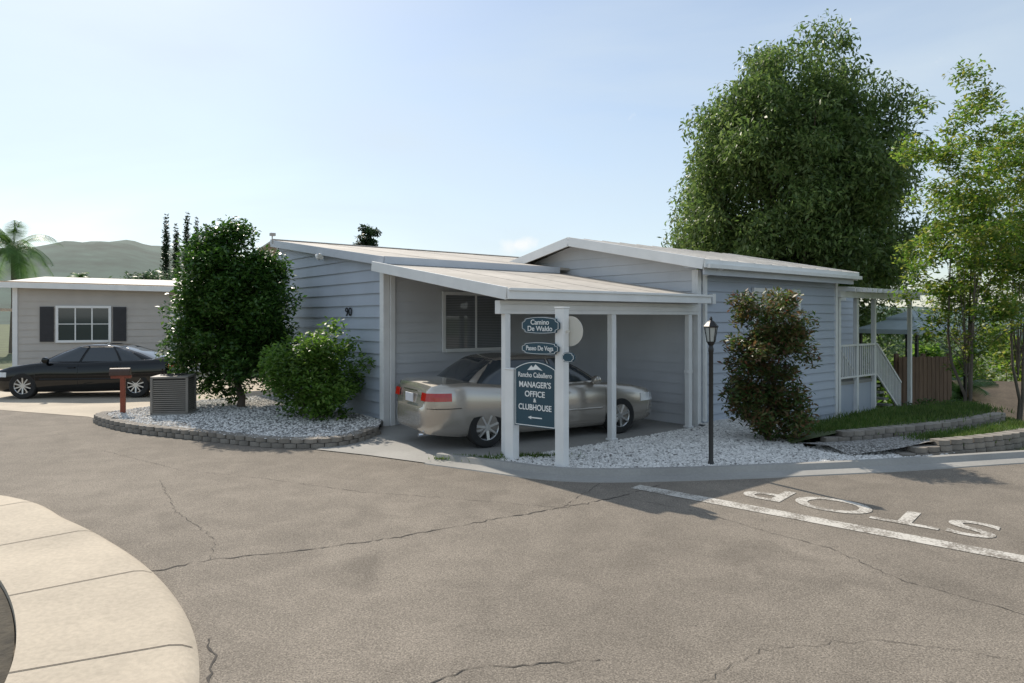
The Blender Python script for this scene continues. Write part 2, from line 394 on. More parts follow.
up1 = smooth_line([(4.5, 10.7), (5.3, 10.85), (6.2, 11.2), (7.2, 11.65), (8.2, 12.2), (9.4, 13.0)], 6)
up2 = smooth_line([(5.0, 9.85), (5.8, 9.95), (6.5, 10.15), (7.3, 10.45), (8.2, 10.9), (9.3, 11.5)], 6)
bed = [(p.x, p.y) for p in offset_line(kerb_line, .335)[1:52]]
back = [(p.x, p.y) for p in reversed(up1[1:22])]+[(p[0], p[1]) for p in (AB(7.5, .1), AB(4.64, .1), AB(4.6, -.26), AB(-.1, -.26))]
BED = bed + [(7.6, 10.7), (7.9, 11.5)] + back
sheet('gravel_bed', BED, .06, m_gravel)
LB = smooth_line([(-8.45, 14.1), G(96, 423), G(130, 432), G(200, 440), G(265, 447), G(318, 448), G(352, 444), G(378, 435)], 6)
LBED = [(p.x, p.y) for p in LB] + [AB(0, 3.85)[:2], AB(.0, 9.4)[:2], (-7.4, 16.2)]
sheet('gravel_bed_left', LBED, .13, m_gravel)
def inside(x, y, poly):
    r = False; n = len(poly); j = n-1
    for i in range(n):
        if (poly[i][1] > y) != (poly[j][1] > y) and x < (poly[j][0]-poly[i][0])*(y-poly[i][1])/(poly[j][1]-poly[i][1])+poly[i][0]: r = not r
        j = i
    return r
def stones(name, poly, n, z, label, size=.023):
    mb = MB(); xs_ = [p[0] for p in poly]; ys_ = [p[1] for p in poly]; c = 0
    while c < n:
        x = random.uniform(min(xs_), max(xs_)); y = random.uniform(min(ys_), max(ys_))
        if not inside(x, y, poly): continue
        c += 1; r = size*random.uniform(.5, 1.3); k = len(mb.v); an = random.random()*3
        for i in range(4): t = an+i*pi/2+random.uniform(-.3, .3); mb.v.append((x+r*cos(t)*1.1, y+r*sin(t)*1.1, z+r*.15*random.random()))
        mb.v.append((x+random.uniform(-.3, .3)*r, y+random.uniform(-.3, .3)*r, z+r*.7)); 
        for i in range(4): mb.f.append((k+i, k+(i+1) % 4, k+4)); mb.m.append(0)
    return tag(mb.build(name, m_stone, fix=False), label, 'gravel', None, 'stuff')
stones('white_gravel', BED, 20000, .062, 'white and grey landscaping stones covering the bed beside the carport')
stones('white_gravel', LBED, 9000, .132, 'white landscaping stones under the citrus tree and the bush')
def block_wall(name, label, pts, z0, courses, bh=.1, bl=.28, setb=.02, taper=None):
    mb = MB(); 
    seg = [0]
    for i in range(1, len(pts)): seg.append(seg[-1]+(pts[i]-pts[i-1]).length)
    def at(s):
        s = max(0, min(seg[-1]-1e-4, s))
        for i in range(1, len(seg)):
            if s <= seg[i]: t = (s-seg[i-1])/(seg[i]-seg[i-1]); d = (pts[i]-pts[i-1]).normalized(); return pts[i-1].lerp(pts[i], t), d
    for c in range(courses):
        s = (c % 2)*bl*.5*-1; 
        if taper: s += taper*c
        while s < seg[-1]-.05:
            p, d = at(s+bl/2); nrm = Vector((-d.y, d.x, 0)); j = random.uniform(-.008, .008)
            w = bl-.012; zb = z0+c*bh; o0 = setb*c+j
            ol = [(-w/2, .05), (-w/4, .012), (0, 0), (w/4, .012), (w/2, .05), (w/2-.02, .22), (-w/2+.02, .22)]
            mb.prism([((p+d*x+nrm*(y+o0-.05)).x, (p+d*x+nrm*(y+o0-.05)).y) for x, y in ol], zb+.004, zb+bh-.004)
            s += bl
    return tag(mb.build(name, m_block), label, 'retaining wall')
block_wall('retaining_wall', 'low curved grey block edging around the gravel bed at left', LB, 0, 2, .075, .22)
block_wall('retaining_wall', 'upper tier of block wall below the porch', up1, -.144, 5, .082, .24, .015, .2)
block_wall('retaining_wall', 'lower tier of block wall nearest the kerb at right', up2, -.14, 5, .08, .24, .015, .35)
def patch(name, rows, mat):
    mb = MB(); m = len(rows[0])
    for r in rows: mb.v += [tuple(p) for p in r]
    for i in range(len(rows)-1):
        for j in range(m-1): a = i*m+j; mb.f.append((a, a+1, a+m+1, a+m)); mb.m.append(0)
    o = mb.build(name, mat, smooth=True, angle=80); return structure(o)
lz = lambda i, lo, hi: lo+(hi-lo)*min(1, i/16)
def pz_row(dx, dy, lo, hi): return [(p.x+dx, p.y+dy, lz(i, lo, hi)) for i, p in enumerate(up1)]
patch('planter_soil', [[(p.x-.05, p.y+.13, .09+min(.15, .15*i/6)) for i, p in enumerate(up1)], pz_row(0, .7, .12, .25), pz_row(.3, 1.6, -.05, .24), pz_row(.8, 2.8, -.5, .0), pz_row(1.6, 4.6, -1.2, -1.2)], m_soil)
tz = lambda i: .07+min(.16, .16*i/10)
patch('planter_terrace', [[(p.x-.05, p.y+.13, tz(i)) for i, p in enumerate(up2)], [((a.x+b.x)*.5, (a.y+b.y)*.5, .165) for a, b in zip(up2, up1)], [(b.x, b.y-.03, .13) for b in up1]], m_gravel)
def grass(name, label, spots, n, hgt=.1, clip=None):
    P = []
    while len(P) < n:
        c, r = random.choice(spots); x = c[0]+random.gauss(0, r[0]); y = c[1]+random.gauss(0, r[1]); z = c[2] if len(c) > 2 else gz(x, y)
        if clip and not clip(x, y): continue
        P.append((x, y, z))
    P = np.array(P); N = len(P); Ls = (hgt*(.5+RG.random(N)))[:, None]; t = unit(N)*.5; t[:, 2] = 1; s = unit(N); s[:, 2] = 0; s /= np.linalg.norm(s, axis=1)[:, None]
    V = np.empty((N, 3, 3)); V[:, 0] = P-s*.009; V[:, 1] = P+s*.009; V[:, 2] = P+t*Ls
    me = bpy.data.meshes.new(name); me.from_pydata(V.reshape(-1, 3).tolist(), [], np.arange(3*N).reshape(-1, 3).tolist()); me.materials.append(m_grass)
    o = bpy.data.objects.new(name, me); C.objects.link(o); return tag(o, label, 'grass', None, 'stuff')
KO = [(p.x, p.y) for p in offset_line(kerb_line, .36)]
kx = [p[0] for p in KO]; ky = [p[1] for p in KO]
TERR = [(p.x, p.y) for p in up2]+[(p.x, p.y) for p in reversed(up1)]
def bankclip(x, y):
    if x < 7.3 or y < float(np.interp(x, kx, ky))+.04: return False
    if inside(x, y, BED) or inside(x, y, TERR): return False
    return all((Vector((x, y, 0))-q).length > .22 for q in up2[::2]+up1[::2])
gr = []
for i, p in enumerate(up1[6:]):
    for dx, dy, lo, hi in ((0, .7, .12, .25), (.15, 1.15, .04, .245), (.3, 1.6, -.05, .24), (.5, 2.2, -.27, .12)): gr.append(((p.x+dx, p.y+dy, lz(i+6, lo, hi)-.01), (.22, .2)))
grass('grass', 'short green grass on the bank above the upper block wall', gr, 16000, .07)
tg = []
for i in range(14, len(up1)):
    for k in (.3, .5, .7): q = up2[i].lerp(up1[i], k); tg.append(((q.x, q.y, .15), (.16, .12)))
grass('grass', 'patchy grass on the terrace between the two block walls', tg, 6000, .06, lambda x, y: inside(x, y, TERR))
grass('grass', 'green grassy slope at the right edge beyond the block walls', [((8.6, 10.6), (.8, .3)), ((9.8, 11.4), (.9, .7)), ((10.6, 13.2), (1.2, 1.)), ((9.6, 14.5), (1.2, 1.6)), ((11, 13.5), (1.6, 1.6)), ((12.5, 16), (1.6, 2))], 40000, .1, bankclip)
grass('grass', 'thin strip of green weeds at the carport slab edge by the sign', [((-.35, 9.78, .05), (.18, .06)), ((-.75, 9.9, .04), (.15, .05)), ((.3, 9.95, .06), (.25, .05))], 1400, .05)

sw_out = smooth_line([(-16, 9.6), (-9.5, 8.75), (-5.95, 7.93), (-4.5, 6.96), (-3.54, 6.17), (-2.79, 5.42), (-2.18, 4.63), (-1.78, 3.89), (-1.5, 3.1), (-1.35, 2), (-1.3, 0), (-1.3, -4)], 8)
SWW = .96
structure(sweep('sidewalk', sw_out, [(0.0, .003), (-.03, .03), (-.09, .06), (-.16, .075), (-SWW, .1), (-SWW-.01, -.05)], m_conc))
structure(sweep('planting_strip', sw_out, [(-SWW-.01, .07), (-SWW-.3, .05), (-SWW-3, .04), (-SWW-8, -.1)], m_dark))
mbj = MB(); acc = 0; last = sw_out[0]
for i in range(1, len(sw_out)-1):
    acc += (sw_out[i]-last).length; last = sw_out[i]
    if acc > 1.5:
        acc = 0; d = (sw_out[i+1]-sw_out[i-1]).normalized(); n = Vector((d.y, -d.x, 0)); p = sw_out[i]
        pr = [(0.03, .034), (.09, .064), (.16, .079), (SWW, .104)]
        for a, b in zip(pr[:-1], pr[1:]):
            A = p+n*a[0]; B = p+n*b[0]
            mbj.quad([(A-d*.005).to_tuple()[:2]+(a[1],), (A+d*.005).to_tuple()[:2]+(a[1],), (B+d*.005).to_tuple()[:2]+(b[1],), (B-d*.005).to_tuple()[:2]+(b[1],)])
structure(mbj.build('sidewalk_joint', m_crack))
def crack(pts, w=.018, z=.004):
    w *= .46
    L = [Vector((p[0], p[1], 0)) for p in pts]; fine = []
    for a, b in zip(L[:-1], L[1:]):
        n = max(2, int((b-a).length/.05)); d = (b-a).normalized(); q = Vector((-d.y, d.x, 0))
        for k in range(n): fine.append(a.lerp(b, k/n)+q*random.gauss(0, .013))
    fine.append(L[-1]); mb = MB(); m = len(fine)
    for i, p in enumerate(fine):
        d = (fine[min(i+1, m-1)]-fine[max(i-1, 0)]).normalized(); q = Vector((-d.y, d.x, 0))*w*random.uniform(.05, 1.)
        mb.v += [(p.x-q.x, p.y-q.y, z), (p.x+q.x, p.y+q.y, z)]
    for i in range(m-1): mb.f.append((2*i, 2*i+1, 2*i+3, 2*i+2)); mb.m.append(0)
    structure(mb.build('road_crack', m_crack))
def gl(*p): return [G(*q) for q in p]
crack(gl((150, 572), (210, 560), (300, 551), (400, 537), (470, 524), (520, 515), (560, 508), (620, 497), (660, 485)), .024)
crack(gl((560, 508), (590, 490), (600, 483)), .012)
crack(gl((620, 497), (700, 512), (760, 530), (830, 548), (900, 580), (1024, 615)), .010)
crack(gl((430, 683), (470, 668), (540, 664), (600, 660)), .014)
crack(gl((205, 640), (215, 660), (208, 683), (230, 720)), .026)
crack(gl((100, 450), (180, 470), (260, 478), (360, 492), (470, 500), (560, 508)), .009)
crack(gl((160, 480), (175, 510), (215, 540), (210, 560)), .008)
crack(gl((700, 683), (760, 650), (880, 640), (1024, 660)), .006)
bar_d = Vector((.751, -.66, 0)); up_ = Vector((-.66, -.751, 0))
p0 = Vector((1.52, 8.42, 0)); p1 = p0+bar_d*6.5
zz_ = Vector((0, 0, .005))
structure(MB().quad([p0+up_*.11+zz_, p1+up_*.11+zz_, p1-up_*.11+zz_, p0-up_*.11+zz_]).build('stop_line', m_paint))
structure(text_mesh('stop_lettering', 'STOP', 1., m_paint, None, frame((3.80, 7.42, .006), (-.751, .66, 0), (-.66, -.751, 0), (0, 0, 1)), .012, .0, 1.04, .8))

# ---------------------------------------------------------------- siding walls
def siding(mb, p0, p1, z0, top, lap=.2, nrm=None, t=.02, mi=0):
    p0 = Vector((*p0, 0)); p1 = Vector((*p1, 0)); L = (p1-p0).length; d = (p1-p0)/L; nrm = Vector((*nrm, 0))
    n = max(1, int(L/.35)) if abs(top(0)-top(1)) > .01 or abs(top(.5)-top(0)) > .01 else 1
    z = z0
    while z < max(top(k/8) for k in range(9)):
        for i in range(n):
            s0, s1 = i/n, (i+1)/n; a = p0+d*L*s0; b = p0+d*L*s1; t0, t1 = top(s0), top(s1)
            if z >= t0 and z >= t1: continue
            za, zb = min(z+lap, t0), min(z+lap, t1); z0a, z0b = min(z, t0), min(z, t1)
            fa = (za-z)/lap; fb = (zb-z)/lap
            A0 = a+nrm*t; B0 = b+nrm*t; A1 = a+nrm*t*(1-fa); B1 = b+nrm*t*(1-fb)
            mb.quad([(A0.x, A0.y, z0a), (B0.x, B0.y, z0b), (B1.x, B1.y, zb), (A1.x, A1.y, za)], mi)
            mb.quad([(a.x, a.y, z0a), (b.x, b.y, z0b), (B0.x, B0.y, z0b), (A0.x, A0.y, z0a)], mi)
        z += lap
def window(parent, x0, x1, z0, z1, y, pane, mull=1, fw=.06, name='window'):
    mb = MB()
    mb.box((x0-fw, y-.055, z0-fw), (x0, y, z1+fw)); mb.box((x1, y-.055, z0-fw), (x1+fw, y, z1+fw))
    mb.box((x0, y-.055, z1), (x1, y, z1+fw)); mb.box((x0, y-.07, z0-fw), (x1, y, z0))
    for k in range(mull):
        c = x0+(x1-x0)*(k+1)/(mull+1); mb.box((c-.022, y-.045, z0), (c+.022, y, z1))
    fr = mb.build(name, m_white, parent, bevel=.004)
    MB().box((x0, y-.03, z0), (x1, y-.012, z1)).build('pane', pane, fr)
    return fr

home = thing('mobile_home', 'blue grey lap-sided mobile home with low pitched roofs and number 90 on its end wall', 'house', (OX, OY, 0), TH)
ZR = lambda b: 3.24+(4.06-3.24)*(b-3.6)/(9.4-3.6)
mb = MB(); siding(mb, (0, 3.8), (0, 9.4), -.02, lambda s: ZR(3.8+5.6*s)-.06, .235, (-1, 0), .032); mb.build('end_wall', m_side, home, fix=False)
MB().box((0, 3.83, -.3), (16, 9.4, 3.1)).build('core', m_soffit, home)
mb = MB(); siding(mb, (0.0, 3.8), (4.63, 3.8), 0, lambda s: 3.12, .2, (0, -1), .022); mb.build('wall', m_side2, home, fix=False)
mb = MB(); siding(mb, (4.63, 0), (4.63, 6.0), 0, lambda s: min(3.10+.225*s*6.0, 3.10+.225*3.1-.225*(s*6-3.1)), .2, (-1, 0), .022); mb.build('wall', m_side2, home, fix=False)
mb = MB(); siding(mb, (4.63, 0), (10.13, 0), -.6, lambda s: 3.06, .2, (0, -1), .034); mb.build('front_wall', m_side, home, fix=False)
MB().box((4.65, .02, -.6), (10.11, 4.5, 3.0)).build('core', m_soffit, home)
mb = MB(); siding(mb, (10.13, 0), (10.13, 2.2), -.6, lambda s: 3.06, .2, (1, 0), .02); siding(mb, (10.13, 2.2), (16, 2.2), -.6, lambda s: 3.0, .2, (0, -1), .02); mb.build('wall', m_side, home, fix=False)
for a, b in (((-.045, 3.745, 0), (.09, 3.8, 3.12)), ((-.045, 3.80, 0), (-.0, 3.9, 3.1)), ((4.585, -.05, 0), (4.70, -.0, 3.0)), ((4.585, 0.0, 0), (4.63, .09, 3.0)), ((10.06, -.055, -.6), (10.17, -.0, 3.0)), ((-.04, 9.32, 0), (0, 9.4, 3.95))):
    MB().box(a, b).build('corner_trim', m_white, home, bevel=.005)
def roof_slab(name, pts, th, mat, parent, seams=None, sh=.007):
    mb = MB(); n = len(pts)
    mb.v = [tuple(p) for p in pts]+[(p[0], p[1], p[2]-th) for p in pts]
    mb.f = [tuple(range(n)), tuple(reversed(range(n, 2*n)))]+[(i, (i+1) % n, (i+1) % n+n, i+n) for i in range(n)]; mb.m = [0]*len(mb.f)
    if seams:
        for p, q in seams: mb.bar((p[0], p[1], p[2]+sh/2), (q[0], q[1], q[2]+sh/2), .03, sh)
    return mb.build(name, mat, parent)
AL = -.16
s_ = [((a, 3.55, ZR(3.55)), (a, 9.4, ZR(9.4))) for a in np.arange(1.2, 15.8, 2.4)]
roof_slab('roof', [(AL, 3.5, ZR(3.5)), (16.3, 3.5, ZR(3.5)), (16.3, 9.4, ZR(9.4)), (AL, 9.4, ZR(9.4))], .05, m_roof, home, s_, .005)
roof_slab('rear_roof', [(AL, 9.41, ZR(9.4)), (16.3, 9.41, ZR(9.4)), (16.3, 15.4, 3.2), (AL, 15.4, 3.2)], .05, m_roof, home)
MB().bar((AL-.02, 3.5, ZR(3.5)-.08), (AL-.02, 9.42, ZR(9.4)-.08), .03, .17).bar((AL+.015, 3.5, ZR(3.5)-.12), (AL+.015, 9.42, ZR(9.4)-.12), .04, .1).build('rake_board', m_trimblue, home)
MB().quad([(AL+.01, 3.5, ZR(3.5)-.06), (0.02, 3.5, ZR(3.5)-.06), (0.02, 9.4, ZR(9.4)-.06), (AL+.01, 9.4, ZR(9.4)-.06)]).build('soffit', m_soffit, home)
MB().bar((AL, 3.49, ZR(3.5)-.06), (4.3, 3.49, ZR(3.5)-.06), .03, .14).build('eave_board', m_trimblue, home)
MB().bar((AL, 9.4, ZR(9.4)+.012), (16.3, 9.4, ZR(9.4)+.012), .2, .02).build('ridge_cap', m_roofw, home)
EZ, RZ, RB, AE = 3.16, 3.87, 3.1, 10.32
s_ = [((a, -.45, EZ), (a, RB, RZ)) for a in np.arange(4.7, AE, .6)]
roof_slab('wing_roof', [(4.22, -.45, EZ), (AE, -.45, EZ), (AE, RB, RZ), (4.22, RB, RZ)], .05, m_roofw, home, s_, .012)
roof_slab('wing_roof', [(4.22, RB+.01, RZ), (AE, RB+.01, RZ), (AE, 6.7, EZ), (4.22, 6.7, EZ)], .05, m_roofw, home)
mb = MB()
mb.bar((4.20, -.45, EZ-.09), (4.20, RB, RZ-.09), .035, .2).bar((4.20, RB, RZ-.09), (4.20, 6.7, EZ-.09), .035, .2)
mb.bar((4.2, -.47, EZ-.085), (AE, -.47, EZ-.085), .035, .15).bar((AE+.02, -.45, EZ-.09), (AE+.02, RB, RZ-.09), .035, .2)
mb.build('fascia', m_white, home, bevel=.004)
MB().box((4.3, -.40, 2.88), (AE-.1, -.36, 3.06)).box((4.26, -.36, 3.02), (AE-.04, .02, 3.05)).build('soffit', m_trimblue, home)
MB().box((4.25, -.56, 2.99), (AE, -.49, 3.07)).build('gutter', m_white, home, bevel=.006)
MB().box((4.72, -.12, 0.1), (4.79, -.055, 2.92)).bar((4.755, -.085, 2.9), (4.755, -.5, 3.02), .06, .06).build('downspout', m_white, home, bevel=.005)
window(home, 1.36, 2.9, 1.45, 2.55, 3.77, m_blind, 1, .07)
window(home, 6.55, 8.25, 1.5, 2.62, -.035, m_curtain, 1, .09)
window(home, 11.0, 11.9, 1.35, 2.35, 2.17, m_curtain, 0, .08)
d = MB().box((12.3, 2.12, .5), (13.2, 2.16, 2.5)).build('door', m_white, home, bevel=.005)
MB().lathe([(.03, 0), (.03, .05)], 10, (12.4, 2.12, 1.45), 'y').build('door_handle', m_chrome, d)
text_mesh('house_number', '90', .25, m_black, home, frame((-.045, 5.25, 2.2), (0, -1, 0), (0, 0, 1), (-1, 0, 0)), .0, .006, 1.25)
mb = MB().lathe([(.05, 0), (.05, .04)], 12, (-.1, 6.35, 3.5)); mb.tube([(-.1, 6.35, 3.5), (-.2, 6.3, 3.42)], [.03, .075], 12); mb.tube([(-.1, 6.35, 3.5), (-.18, 6.5, 3.42)], [.03, .075], 12)
mb.build('flood_light', m_white, home, smooth=True)
MB().tube([(-.22, 9.2, 3.95), (-.22, 9.2, 4.2)], .015, 6).box((-.28, 9.12, 4.14), (-.16, 9.23, 4.21)).build('camera_bracket', m_greyhouse, home)
MB().box((4.95, -.13, 2.35), (5.06, -.04, 2.55)).build('wall_lamp', m_white, home, bevel=.01)

# ---------------------------------------------------------------- carport
cp = thing('carport', 'white lean-to carport over the silver sedan', 'carport', (OX, OY, 0), TH)
cz = lambda b: 2.50+(3.13-2.50)*(b+.3)/(3.75+.3)
CL = -.26
s_ = [((a, -.28, cz(-.28)), (a, 3.74, cz(3.74))) for a in (1.0, 2.2, 3.4)]
roof_slab('roof', [(CL, -.3, cz(-.3)), (4.5, -.3, cz(-.3)), (4.5, 3.75, cz(3.75)), (CL, 3.75, cz(3.75))], .04, m_roof, cp, s_, .005)
MB().bar((CL-.02, -.32, cz(-.3)-.07), (CL-.02, 3.75, cz(3.75)-.07), .03, .18).build('side_fascia', m_white, cp, bevel=.004)
MB().box((CL-.02, -.37, 2.35), (4.55, -.33, 2.50)).box((CL-.02, -.33, 2.35), (4.55, -.26, 2.365)).box((CL-.02, -.40, 2.47), (4.55, -.37, 2.51)).build('gutter', m_white, cp, bevel=.005)
mb = MB()
for a in np.arange(-.2, 4.5, .4): mb.bar((a, -.2, cz(-.2)-.075), (a, 3.7, cz(3.7)-.075), .05, .07)
mb.build('rafter', m_white, cp)
MB().box((-.2, -.06, 2.14), (4.58, .06, 2.34)).box((-.2, -.075, 2.2), (4.58, -.06, 2.28)).build('beam', m_white, cp, bevel=.006)
for a, w_ in ((-.04, .10), (2.25, .11), (4.36, .1)):
    MB().box((a-w_/2, -w_/2, .012), (a+w_/2, w_/2, 2.14)).box((a-w_/2-.02, -w_/2-.02, .012), (a+w_/2+.02, w_/2+.02, .05)).build('post', m_white, cp, bevel=.008)
MB().box((4.28, -.04, 1.05), (4.44, .04, 1.1)).build('post_bracket', m_white, cp)
MB().box((.10, 3.72, .012), (.2, 3.775, 3.0)).build('wall_post', m_white, cp, bevel=.006)

# ---------------------------------------------------------------- porch
po = thing('porch', 'white railed porch with slatted patio cover and stairs at the right end of the home', 'porch', (OX, OY, 0), TH)
MB().box((10.3, .05, .42), (12.4, 2.15, .5)).build('deck', m_conc2, po)
MB().box((10.32, .08, -.6), (12.38, .11, .42)).build('skirting', m_side, po)
for a in (10.35, 11.3, 12.3, 14.6):
    MB().box((a-.05, -.02, -.85), (a+.05, .08, 2.58)).build('post', m_white, po, bevel=.006)
mb = MB().box((10.2, -.1, 2.58), (15.0, -.04, 2.74)).box((10.2, 2.0, 2.62), (15.0, 2.06, 2.78))
for a in np.arange(10.2, 15.0, .3): mb.bar((a, -.45, 2.76), (a, 2.1, 2.84), .05, .09)
mb.build('patio_cover', m_white, po)
roof_slab('cover_panel', [(10.15, -.3, 2.83), (14.6, -.3, 2.83), (14.6, 2.15, 2.93), (10.15, 2.15, 2.93)], .02, m_white, po)
def rail(p, q, name='railing'):
    p = Vector(p); q = Vector(q); mb = MB(); up = Vector((0, 0, .9)); mb.bar(p+up, q+up, .06, .05).bar(p+up*.12, q+up*.12, .04, .04)
    n = int((q-p).length/.11)
    for i in range(n+1):
        r = p.lerp(q, i/n); mb.bar(r+up*.1, r+up, .025, .025)
    mb.build(name, m_white, po)
rail((10.4, 0, .5), (11.25, 0, .5)); rail((11.35, 0, .5), (12.25, 0, .5)); rail((12.4, 0, .5), (13.9, 0, -.6)); rail((12.4, 1.1, .5), (13.9, 1.1, -.6))
mb = MB()
for i in range(6): mb.box((12.4+i*.26, .02, .5-.19*(i+1)-.05), (12.4+(i+1)*.26, 1.1, .5-.19*(i+1)))
mb.build('stairs', m_conc2, po)

# ---------------------------------------------------------------- sedans
def catmull(tab, x): return float(np.interp(x, [t[0] for t in tab], [t[1] for t in tab]))
def make_car(name, label, loc, rz, paint, P):
    root = thing(name, label, 'car', loc, rz)
    Lh, W = P['Lh'], P['W']; ax = P['axles']; R_ = P['wr']; EX = P.get('ex', 9)
    def w(x): return W*max(.02, (1-abs(x/(Lh+.01))**EX))**.25 * (1-.035*max(0, x)**2/4)
    ztab = P['deck']; btab = P['under']
    pf = [(0, .86), (.07, .93), (.16, .965), (.35, .99), (.5, 1.), (.66, .998), (.8, .985), (.9, .962), (.97, .925), (1, .89)]
    zd = lambda x: catmull(ztab, x); zb = lambda x: catmull(btab, x)
    def sy(x, z): return w(x)*catmull(pf, (z-zb(x))/(zd(x)-zb(x)))
    X = sorted(set([round(v, 4) for v in np.linspace(-Lh, Lh, 70)]+[t[0] for t in ztab]+[-Lh+k for k in (.01, .02, .04, .06)]+[Lh-k for k in (.01, .02, .04, .06)]))
    mb = MB(); ts = [0, .04, .07, .12, .16, .25, .35, .43, .5, .58, .66, .73, .8, .85, .9, .935, .97, .99, 1]; dk = [.94, .82, .6, .3]
    rings = []
    for x in X:
        s = []; z0, z1 = zb(x), zd(x); ww = w(x); cr = .035*min(1, (Lh-abs(x))/.3+.1)
        for t in ts: s.append((ww*catmull(pf, t), z0+(z1-z0)*t))
        ys_ = ww*.89
        top = [(ys_*k, z1+cr*(1-k*k)) for k in dk]+[(0, z1+cr)]
        half = s+top
        rings.append([(x, y, z) for y, z in half]+[(x, -y, z) for y, z in reversed(half[:-1])])
    n = len(rings[0])
    for r in rings: mb.v += r
    for i in range(len(rings)-1):
        for j in range(n): a = i*n+j; b = i*n+(j+1) % n; mb.f.append((a, b, b+n, a+n)); mb.m.append(0)
    mb.f.append(tuple(reversed(range(n)))); mb.m.append(0); e = (len(rings)-1)*n; mb.f.append(tuple(e+j for j in range(n))); mb.m.append(0)
    body = mb.build('body', [paint, m_black], root)
    cut = MB()
    for a in ax:
        for s in (-1, 1): cut.lathe([(R_+.045, -.2), (R_+.045, .5)] if s > 0 else [(R_+.045, -.5), (R_+.045, .2)], 40, (a, (-s)*W, R_), 'y', 1)
    co = cut.build('tmpcut', [paint, m_black])
    md = body.modifiers.new('b', 'BOOLEAN'); md.operation = 'DIFFERENCE'; md.object = co; md.solver = 'EXACT'
    bpy.context.view_layer.update()
    me = bpy.data.meshes.new_from_object(body.evaluated_get(bpy.context.evaluated_depsgraph_get()))
    body.modifiers.clear()
    if len(me.polygons) > 1000: body.data = me
    bpy.data.objects.remove(co)
    body.data.polygons.foreach_set('use_smooth', [True]*len(body.data.polygons)); body.data.set_sharp_from_angle(angle=radians(32))
    cb = P['cab']; NS = 7.
    def cab(v):
        k = [c[0] for c in cb]; return [float(np.interp(v, k, [c[i] for c in cb])) for i in (1, 2, 3, 4)]
    vs = [0, .1, .25, .5, .75, .9, 1.0, 1.04, 1.09, 1.15]
    mb = MB(); M_ = 96
    for v in vs:
        z, xr, xf, hw = cab(v); cx, axx = (xr+xf)/2, (xf-xr)/2
        for j in range(M_):
            t = 2*pi*j/M_; c_, s_2 = cos(t), sin(t)
            mb.v.append((cx+axx*math.copysign(abs(c_)**(2/NS), c_), hw*math.copysign(abs(s_2)**(2/NS), s_2), z))
    for i in range(len(vs)-1):
        for j in range(M_): a = i*M_+j; b = i*M_+(j+1) % M_; mb.f.append((a, b, b+M_, a+M_)); mb.m.append(0)
    e = (len(vs)-1)*M_; mb.f.append(tuple(e+j for j in range(M_))); mb.m.append(0)
    mb.build('roof', paint, root, smooth=True, angle=50)
    def spt(x, v, s, o=.004):
        z, xr, xf, hw = cab(v); cx, axx = (xr+xf)/2, (xf-xr)/2; q = min(.999, abs((x-cx)/axx)); return (x, s*(hw*(1-q**NS)**(1/NS)+o), z+.0)
    def grid(fn, nu, nv):
        mb = MB(); 
        for i in range(nu+1):
            for j in range(nv+1): mb.v.append(fn(i/nu, j/nv))
        for i in range(nu):
            for j in range(nv): a = i*(nv+1)+j; mb.f.append((a, a+1, a+nv+2, a+nv+1)); mb.m.append(0)
        return mb
    for s in (-1, 1):
        for (b0, b1, t0, t1) in P['side']:
            def fn(u, v, s=s, b0=b0, b1=b1, t0=t0, t1=t1):
                vv = .12+.78*v; x = (b0+(b1-b0)*u)*(1-v)+(t0+(t1-t0)*u)*v; return spt(x, vv, s)
            wn = grid(fn, 10, 6).build('side_window', m_glass, root, smooth=True)
            ol = [fn(0, 0), fn(.5, 0), fn(1, 0), fn(1, .5), fn(1, 1), fn(.5, 1), fn(0, 1), fn(0, .5), fn(0, 0)]
            mb = MB(); mb.tube(ol, .009, 5); mb.build('window_trim', m_black, wn)
    for nm, sg, v0, v1, k in (('windshield', 1, .06, .93, .86), ('rear_window', -1, .08, .93, .84)):
        def fn(u, v):
            vv = v0+(v1-v0)*v; z, xr, xf, hw = cab(vv); cx, axx = (xr+xf)/2, (xf-xr)/2; t = (2*u-1)*k*(1-.05*v)
            return (cx+sg*(axx*(1-abs(t)**NS)**(1/NS)+.006), hw*t, z+.004)
        grid(fn, 12, 8).build(nm, m_glass, root, smooth=True)
    for s in (-1, 1):
        for k, (x0, x1, hx) in enumerate(P['doors']):
            def fn(u, v, o=.004, g=0.):
                x = x0+g+(x1-x0-2*g)*u; z0 = .30; z1 = zd(x)-.035
                return (x, s*(sy(x, z0+(z1-z0)*v)+o), z0+(z1-z0)*v)
            grid(lambda u, v: fn(u, v, .0025, -.012), 10, 10).build('door_gap', m_black, root, smooth=True)
            dr = grid(lambda u, v: fn(u, v, .006, 0), 10, 14).build('door', paint, root, smooth=True)
            zz = .80
            mb = MB().tube([(hx-.09, s*(sy(hx-.09, zz)+.0), zz), (hx-.08, s*(sy(hx, zz)+.035), zz), (hx+.08, s*(sy(hx, zz)+.035), zz), (hx+.09, s*(sy(hx+.09, zz)+.0), zz)], .014, 8)
            mb.build('door_handle', paint, dr, smooth=True)
        pts = [(x, s*(sy(x, .5)+.008), .5) for x in np.linspace(ax[0]+.42, ax[1]-.42, 14)]
        mb = MB(); mb.tube(pts, .018, 6); mb.build('side_moulding', paint, root, smooth=True)
        mx = P['mirror']; yy = sy(mx, .93)
        mb = MB().lathe([(.03, -.06), (.075, -.05), (.085, 0), (.07, .05), (.02, .07)], 12, (mx, s*(yy+.12), .99), 'y'); mb.bar((mx+.02, s*(yy-.03), .93), (mx+.02, s*(yy+.1), .97), .05, .03)
        mb.build('mirror', paint, root, smooth=True)
